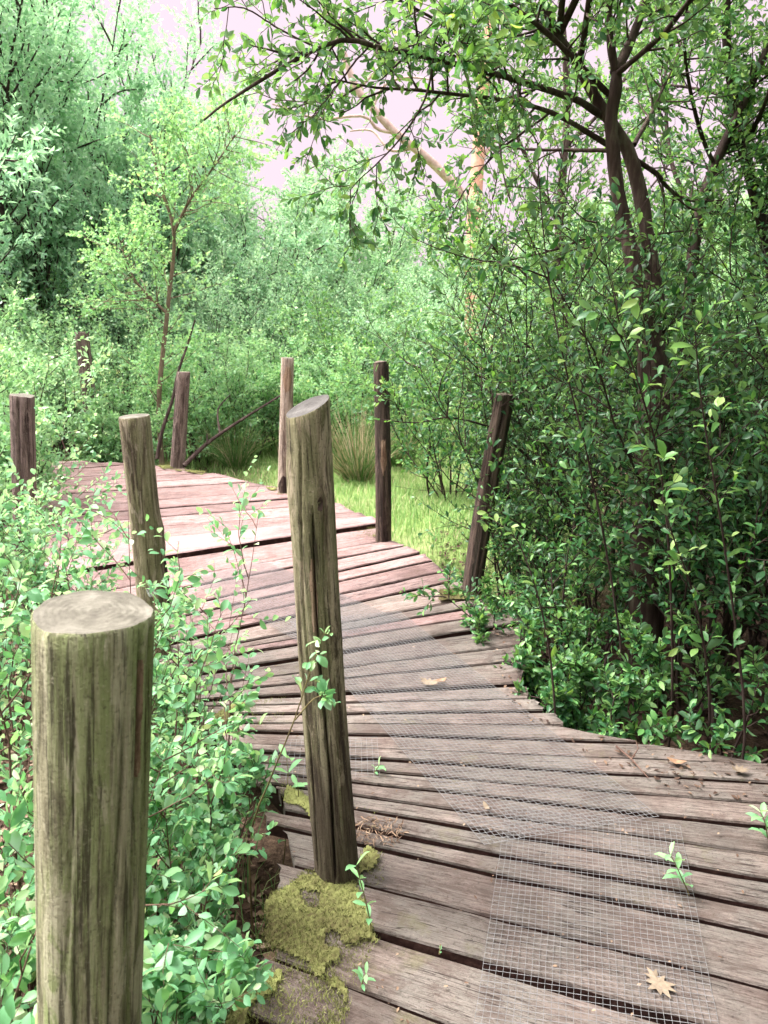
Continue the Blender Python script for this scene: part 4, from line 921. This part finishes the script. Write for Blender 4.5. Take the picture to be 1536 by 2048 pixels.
# ------------------------------------------------------------------ shrubs beyond the bend
def bx(px, Y): return (px - 768) / F * Y
GM = 'bright shrubs along the far edge of the boardwalk'
def mid(label, x, y, seed, h, leafm='leaf_mid', **k):
    k = {**dict(leaf=.060, width=.52, stems=11, per1=13, per2=6, nleaf=7, u0=.05, spread=.6, r=.010, hi=False, twigs=False, base_r=.2, l1=.4, l2=.2), **k}
    return put_plant('leafy_shrub', label, 'shrub', (x, y, gz(x, y)), shrub_geo(seed, h, **k), M[leafm], M['bark_dark'], GM, 0, 1, False)
mid('shrub crowding the foot of the distant post at the back of the bend', bx(215, 8.6), 8.7, 301, .95)
mid('shrub behind the distant post, left side', bx(60, 9.6), 9.6, 302, 2.0)
mid('bush on the left frame edge beyond the stout cracked post', -3.3, 6.2, 303, 1.75)
mid('second bush on the left frame edge, farther back', -3.9, 7.0, 304, 1.9)
mid('small bush by the left deck edge behind the stout cracked post', -2.95, 5.55, 305, 1.05)
mid('shrub between the distant post and the thin sapling', bx(260, 9.8), 9.8, 306, 1.9)
mid('shrub right behind the short red-brown post', bx(410, 9.3), 9.3, 307, 1.45, 'leaf_birch')
mid('shrub with the dark fallen branch under it, left of the slim post', bx(480, 9.0), 9.0, 308, 1.25)
mid('shrub directly behind the slim frayed post', bx(560, 9.6), 9.6, 309, 1.5)
mid('low shrub between the slim post and the split-top post', bx(640, 9.2), 9.2, 310, 1.2, 'leaf_birch')
mid('grey-green bush in the centre behind the split-top post', bx(690, 11.0), 11.0, 311, 2.0, 'leaf_canopy')
mid('pale bush behind the thin dark post', bx(775, 10.6), 10.6, 312, 1.5, 'leaf_grey')
mid('taller bush left of centre behind the shrubs', bx(520, 11.6), 11.6, 313, 2.5, 'leaf_grey')
mid('taller bush behind the sapling', bx(390, 11.8), 11.8, 314, 2.5, 'leaf_grey')
mid('bush behind the distant post, right side', bx(170, 11.5), 11.5, 315, 2.4)
mid('bush far left behind the shrubs', bx(20, 11.4), 11.4, 316, 2.5, 'leaf_canopy')
mid('bush at the meadow edge left of the orange pine trunk', bx(835, 12.0), 12.0, 317, 2.1, 'leaf_grey')
mid('dense bush at the meadow edge between the pine trunk and the crooked post', bx(1050, 10.5), 10.5, 318, 1.9)
mid('bush at the meadow edge behind the right thicket', bx(1120, 11.0), 11.0, 319, 2.4)
mid('loose sallow bush hanging over the meadow, left of the crooked post', bx(900, 6.9), 6.9, 320, 1.45, 'leaf_canopy', stems=8, spread=.6, per1=10)
mid('tall loose sallow over the meadow in front of the pine trunk', bx(1090, 7.4), 7.4, 321, 2.7, 'leaf_canopy', stems=9, spread=.45)
mid('bush under the tall dark willows at left', bx(100, 10.4), 10.4, 322, 1.9)
mid('leafy clump hiding the far end of the boardwalk at left', -4.7, 7.0, 323, 1.3)
# the young birch
rngb = np.random.default_rng(8)
b0 = np.array(P(322, 905)); b0[2] = -.25
S = refine([b0, PD(318, 800, b0[1] / ray(318, 800)[1]), PD(335, 620, b0[1] / ray(335, 620)[1]), PD(348, 470, b0[1] / ray(348, 470)[1]), PD(320, 370, b0[1] / ray(320, 370)[1]), PD(300, 270, b0[1] / ray(300, 270)[1])], 24)[None]
t2 = refine([S[0, 14], PD(380, 400, b0[1] / ray(380, 400)[1]), PD(430, 330, b0[1] / ray(430, 330)[1]), PD(470, 270, b0[1] / ray(470, 270)[1])], 24)[None]
t3 = refine([S[0, 9], PD(270, 560, b0[1] / ray(270, 560)[1]), PD(240, 480, b0[1] / ray(240, 480)[1])], 24)[None]
T_ = np.concatenate([S, t2, t3]) - b0
B1, u, l = sprout(rngb, T_, 30, .13, 1, 1.0, 1.05, 6, .05, .12, .5); B2, u2, l2 = sprout(rngb, B1, 9, .15, 1, .8, .3, 4, -.02, .15, .4)
root = empty('birch_sapling', b0, 'young birch with thin reddish stem and yellow-green leaves behind the boardwalk bend', 'tree')
V, Fc = tubes([(T_[:1], rad(1, 24, .032, .010), 9)]); link('trunk', mesh_np('trunk', V, Fc, None, True), M['bark_birch'], root)
V, Fc = tubes([(T_[1:], rad(2, 24, .018, .006), 6), (B1, rad(len(B1), 6, .006, .002), 4)]); link('limb', mesh_np('limb', V, Fc, None, True), M['bark_birch'], root)
link('crown', leaves_mesh('crown', cat_leaves([leaves_on(rngb, B2, 9, .05, .052, .72, .5, tint0=.4), leaves_on(rngb, B1, 8, .2, .052, .72, .5, tint0=.45)]), False), M['leaf_birch'], root)
# fallen branch and dead stem
def deadwood(name, label, cat, paths, r0):
    o = np.array(paths[0][0]).copy(); G_ = [(refine(np.array(p) - o, 14)[None], rad(1, 14, r0 * f, r0 * f * .4), 7) for p, f in zip(paths, [1, .6, .5, .5])]
    V, Fc = tubes(G_); ob = link(name, mesh_np(name, V, Fc, None, True), M['bark_dark']); ob.location = o; return tag(ob, label, cat)
deadwood('fallen_branch', 'dark bare fallen branch slanting up right from the short red-brown post', 'branch', [pl((368, 932, 7.7), (405, 895, 7.8), (440, 868, 7.9), (495, 832, 8.1), (560, 792, 8.3)), pl((415, 888, 7.8), (414, 868, 7.8)), pl((440, 868, 7.9), (436, 820, 8.0), (460, 790, 8.2))], .025)
deadwood('dead_sapling', 'thin dark dead sapling leaning between the sapling and the short red-brown post', 'branch', [pl((314, 918, 7.9), (325, 860, 7.9), (345, 800, 7.9), (356, 745, 7.95), (375, 690, 8.0), (390, 640, 8.0))], .022)

# ------------------------------------------------------------------ pine with pale bare limbs
po = PD(946, 745, 22.0); po[2] = gz(po[0], po[1]) - .05
pine = empty('pine_tree', po, 'orange-barked pine beyond the meadow with pale bare limbs to the left', 'tree')
PT = [po, PD(945, 640, 22), PD(946, 480, 22.1), PD(955, 330, 22.2), PD(966, 180, 22.3), PD(982, 40, 22.4), PD(990, -150, 22.5), PD(995, -350, 22.6)]
V, Fc = tubes([(refine(np.array(PT) - po, 30)[None], rad(1, 30, .24, .13), 14)]); link('trunk', mesh_np('trunk', V, Fc, None, True), M['bark_pine'], pine)
LB = [(pl((948, 430, 22.1), (925, 390, 21.9), (880, 340, 21.5), (835, 300, 21.2), (790, 265, 21.0), (745, 215, 20.8), (715, 180, 20.7), (698, 140, 20.6), (672, 60, 20.4), (640, -10, 20.2), (600, -120, 20)), .15, .06),
      (pl((790, 265, 21.0), (755, 258, 20.9), (725, 232, 20.7), (640, 238, 20.4), (590, 222, 20.2), (545, 208, 20)), .055, .02),
      (pl((745, 215, 20.8), (770, 170, 20.8), (815, 155, 20.7), (870, 160, 20.6)), .05, .02), (pl((828, 296, 21.2), (780, 300, 21.4), (745, 262, 21.5), (700, 262, 21.6)), .05, .02),
      (pl((955, 330, 22.2), (990, 280, 22.4), (1020, 240, 22.6), (1060, 200, 22.8)), .08, .03), (pl((715, 180, 20.7), (770, 120, 20.6), (800, 60, 20.5)), .045, .02),
      (pl((672, 60, 20.4), (690, 20, 20.3), (720, -40, 20.2)), .04, .02)]
for pts, a, b in LB:
    V, Fc = tubes([(refine(np.array(pts) - po, 18)[None], rad(1, 18, a, b), 8)]); link('branch', mesh_np('branch', V, Fc, None, True), M['bark_limb'], pine)
rngp = np.random.default_rng(3)
top = np.array([PD(982, 40, 22.4), PD(992, -200, 22.5), PD(995, -380, 22.6)]) - po
B1, u, l = sprout(rngp, refine(top, 12)[None], 26, .35, 1, 1.2, 2.2, 6, .06, .12, .5); B2, u, l = sprout(rngp, B1, 8, .3, 1, .8, .6, 4, .05, .12, .3)
V, Fc = tubes([(B1, rad(len(B1), 6, .05, .015), 5)]); link('limb', mesh_np('limb', V, Fc, None, True), M['bark_pine'], pine)
link('crown', leaves_mesh('crown', leaves_on(rngp, B2, 40, .3, .11, .07, .3, .9), False), M['needle'], pine)

# ------------------------------------------------------------------ trees behind
def tree_proto(seed, h, leaf, width, stems, spread, per1, per2, nleaf, u0, l1, l2, r, tint0=.35, base_r=.35, up=.5):
    g, L = shrub_geo(seed, h, spread, stems, per1, per2, leaf, width, nleaf, u0, False, r, (0, 0), tint0, l1, l2, up, False, base_r, .07)
    V, Fc = tubes(g); ms = mesh_np('trunk', V, Fc, None, True); ml = leaves_mesh('crown', L, False)
    return ms, ml
def use(proto, leafm, barkm):
    a, b = proto[0].copy(), proto[1].copy(); a.materials.clear(); b.materials.clear(); a.materials.append(barkm); b.materials.append(leafm); return a, b
pA = tree_proto(401, 6.0, .105, .40, 12, .45, 20, 11, 14, .14, .30, .13, .038)
pA2 = tree_proto(402, 6.0, .105, .40, 11, .5, 20, 11, 15, .18, .30, .13, .04)
pB = tree_proto(403, 4.0, .085, .48, 11, .62, 9, 15, 16, .06, .42, .14, .024)
pB2 = tree_proto(404, 4.0, .085, .48, 11, .68, 9, 15, 16, .06, .42, .14, .024)
TA = [use(p, M['leaf_tall'], M['bark_dark']) for p in (pA, pA2)]
TB = [use(p, M['leaf_grey'], M['bark_dark']) for p in (pB, pB2)]
TC = [use(p, M['leaf_mid'], M['bark_dark']) for p in (pB, pB2)]
rt = random.Random(4)
def back(kind, label, px, Y, top_px, meshes, group, name, wide=1.0, hproto=7.0):
    """a tree standing at bearing px and distance Y whose top reaches the height seen at top_px"""
    x = bx(px, Y); z0 = gz(x, Y); r = ray(px, top_px); z = H_CAM + r[2] / r[1] * Y
    s = (z - z0) / hproto
    return put_plant(name, label, kind, (x, Y, z0), None, None, None, group, rt.uniform(0, 6.28), (s * wide, s * wide, s), False, 'trunk', 'crown', meshes)
GT = 'tall willows at the back left'
for i, (lab, px, Y, tp, w) in enumerate([
    ('tall dark-stemmed willow at the left frame edge', 20, 12.4, -330, .95), ('tall willow above the distant post', 150, 13.0, -280, .9),
    ('tall willow behind the young birch', 255, 13.6, 20, .85), ('willow left of the open sky, right of the tall ones', 390, 15.0, 250, .85),
    ('tall willow beyond the left frame edge', -180, 12.0, -350, 1.0), ('willow far behind the left shrubs', 80, 16.5, -100, 1.0),
    ('willow far behind the young birch', 330, 17.5, 170, 1.0)]):
    back('tree', lab, px, Y, tp, TA[i % 2], GT, 'willow_tree', w)
GB = 'grey-green willows at the back centre'
for i, (lab, px, Y, tp, w) in enumerate([
    ('grey-green willow below the open sky, left of centre', 470, 15.5, 195, 1.0), ('grey-green willow at the centre under the sky gap', 570, 17.0, 235, 1.0),
    ('grey-green willow under the pale pine limb', 680, 17.5, 290, 1.0), ('lower grey willow left of the pine trunk', 790, 18.0, 335, 1.0),
    ('grey willow just left of the pine trunk at the back', 870, 24.0, 430, 1.1), ('low grey willow in the centre behind the shrubs', 620, 13.5, 470, 1.0),
    ('low grey willow behind the thin dark post', 750, 14.0, 520, 1.0), ('low grey willow left of centre', 500, 13.2, 430, .9)]):
    back('tree', lab, px, Y, tp, TB[i % 2], GB, 'grey_willow', w, 4.7)
GC = 'green trees behind the right thicket'
for i, (lab, px, Y, tp, w) in enumerate([
    ('green tree right of the pine trunk', 1080, 16.0, 380, 1.0), ('green tree behind the forked trunk', 1230, 14.0, 300, 1.0),
    ('green tree behind the leaning tree', 1400, 13.0, 320, 1.0), ('green tree at the right frame edge at the back', 1560, 11.5, 250, 1.0), ('small green tree right behind the thicket', 1330, 9.5, 520, .9),
    ('small green tree at the right behind the thicket', 1500, 8.5, 480, .9)]):
    back('tree', lab, px, Y, tp, TC[i % 2], GC, 'green_tree', w, 4.7)
for (x_, y_, h_) in [(3.9, 2.2, 6.0), (3.3, .1, 6.5), (5.2, 1.0, 7.0), (2.4, -2.0, 6.5), (.6, -3.4, 7.0), (4.4, -2.4, 7.0), (4.6, 3.8, 6.5)]:  # unseen trees added to darken the right side and post fronts
    put_plant('green_tree', 'unseen tree added beside or behind the viewer to hold back light', 'tree', (x_, y_, gz(x_, y_)), None, None, None, 'added shade trees around the viewer', rt.uniform(0, 6.28), (h_ / 4.7 * .8, h_ / 4.7 * .8, h_ / 4.7), False, 'trunk', 'crown', TC[0])
GF = 'far trees closing the view'
for i in range(22):
    Y = 30 + rt.uniform(-3, 14); px = -900 + i * 160 + rt.uniform(-40, 40)
    back('tree', 'distant tree blurred together with its neighbours at the back', px, Y, rt.uniform(470, 540) if 300 < px < 1000 else rt.uniform(300, 430), TC[i % 2], GF, 'distant_tree', 1.5, 4.7)

# ------------------------------------------------------------------ the hazy air between the trees
if HAZE:
    x0, x1, y0, y1, z0, z1 = -60, 60, -12, 70, -6, 16
    V = np.array([(x, y, z) for z in (z0, z1) for x, y in ((x0, y0), (x1, y0), (x1, y1), (x0, y1))], float)
    me = mesh_np('haze', V, [np.array([[0, 3, 2, 1], [4, 5, 6, 7], [0, 1, 5, 4], [1, 2, 6, 5], [2, 3, 7, 6], [3, 0, 4, 7]])])
    m, nt_, out_ = new_mat('damp_air'); pv = nt_.nodes.new('ShaderNodeVolumePrincipled')
    pv.inputs['Color'].default_value = (.95, .98, .96, 1); pv.inputs['Density'].default_value = HAZE; pv.inputs['Anisotropy'].default_value = .1
    nt_.links.new(pv.outputs[0], out_.inputs['Volume'])
    tag(link('haze', me, m), kind='stuff')
# ------------------------------------------------------------------ camera, sky, sun
cam = bpy.data.cameras.new('camera'); co = bpy.data.objects.new('camera', cam); COL.objects.link(co)
co.location = (0, 0, H_CAM); co.rotation_euler = (pi / 2 - PITCH, 0, 0)
cam.sensor_fit = 'VERTICAL'; cam.sensor_height = 36; cam.sensor_width = 27; cam.lens = 27.0
cam.clip_start = .02; cam.clip_end = 2000
cam.dof.use_dof = True; cam.dof.focus_distance = 2.6; cam.dof.aperture_fstop = 8.5
sc.camera = co
EL, AZ = radians(57), radians(-80)                 # veiled sun high on the left, ahead of the viewer
w = bpy.data.worlds.new('World'); sc.world = w; w.use_nodes = True
nt = w.node_tree; [nt.nodes.remove(n) for n in list(nt.nodes)]; g = G(nt)
out = nt.nodes.new('ShaderNodeOutputWorld')
sky = g.n('ShaderNodeTexSky', sky_type='NISHITA'); sky.sun_disc = False; sky.sun_elevation = EL; sky.sun_rotation = AZ
sky.air_density = 1.0; sky.dust_density = 4.0
tc = g.n('ShaderNodeTexCoord'); sep = g.n('ShaderNodeSeparateXYZ'); g.l(tc.outputs['Generated'], sep.inputs[0])
# overcast veil: brighter towards the zenith, faintly pink white
veil = g.ramp(sep.outputs['Z'], [(0, (.207, .163, .184)), (.34, (.213, .168, .189)), (.6, (.85, .76, .80)), (1, (1.5, 1.36, 1.42))])
b1 = g.n('ShaderNodeBackground'); b1.inputs['Strength'].default_value = .05; g.l(sky.outputs[0], b1.inputs['Color'])
b2 = g.n('ShaderNodeBackground'); b2.inputs['Strength'].default_value = SKY_VEIL; g.l(veil, b2.inputs['Color'])
mx = g.n('ShaderNodeMixShader'); mx.inputs[0].default_value = .94
g.l(b1.outputs[0], mx.inputs[1]); g.l(b2.outputs[0], mx.inputs[2]); g.l(mx.outputs[0], out.inputs['Surface'])
sl = bpy.data.lights.new('sun', 'SUN'); sl.energy = 3.2; sl.angle = radians(28); sl.color = (1, .95, .90)
so = bpy.data.objects.new('sun', sl); COL.objects.link(so)
d = Vector((sin(AZ) * cos(EL), cos(AZ) * cos(EL), sin(EL)))
so.rotation_euler = d.to_track_quat('Z', 'Y').to_euler(); so.location = d * 30
vs = sc.view_settings; vs.view_transform = 'Standard'; vs.look = 'None'; vs.gamma = 1; vs.exposure = EXPOSURE
sc.render.engine = 'CYCLES'
c = sc.cycles; c.max_bounces = 7; c.volume_bounces = 0; c.diffuse_bounces = 3; c.glossy_bounces = 2; c.transmission_bounces = 4; c.transparent_max_bounces = 4
c.use_denoising = True; c.sample_clamp_indirect = 4; c.use_adaptive_sampling = True; c.adaptive_threshold = .02; c.caustics_reflective = False; c.caustics_refractive = False
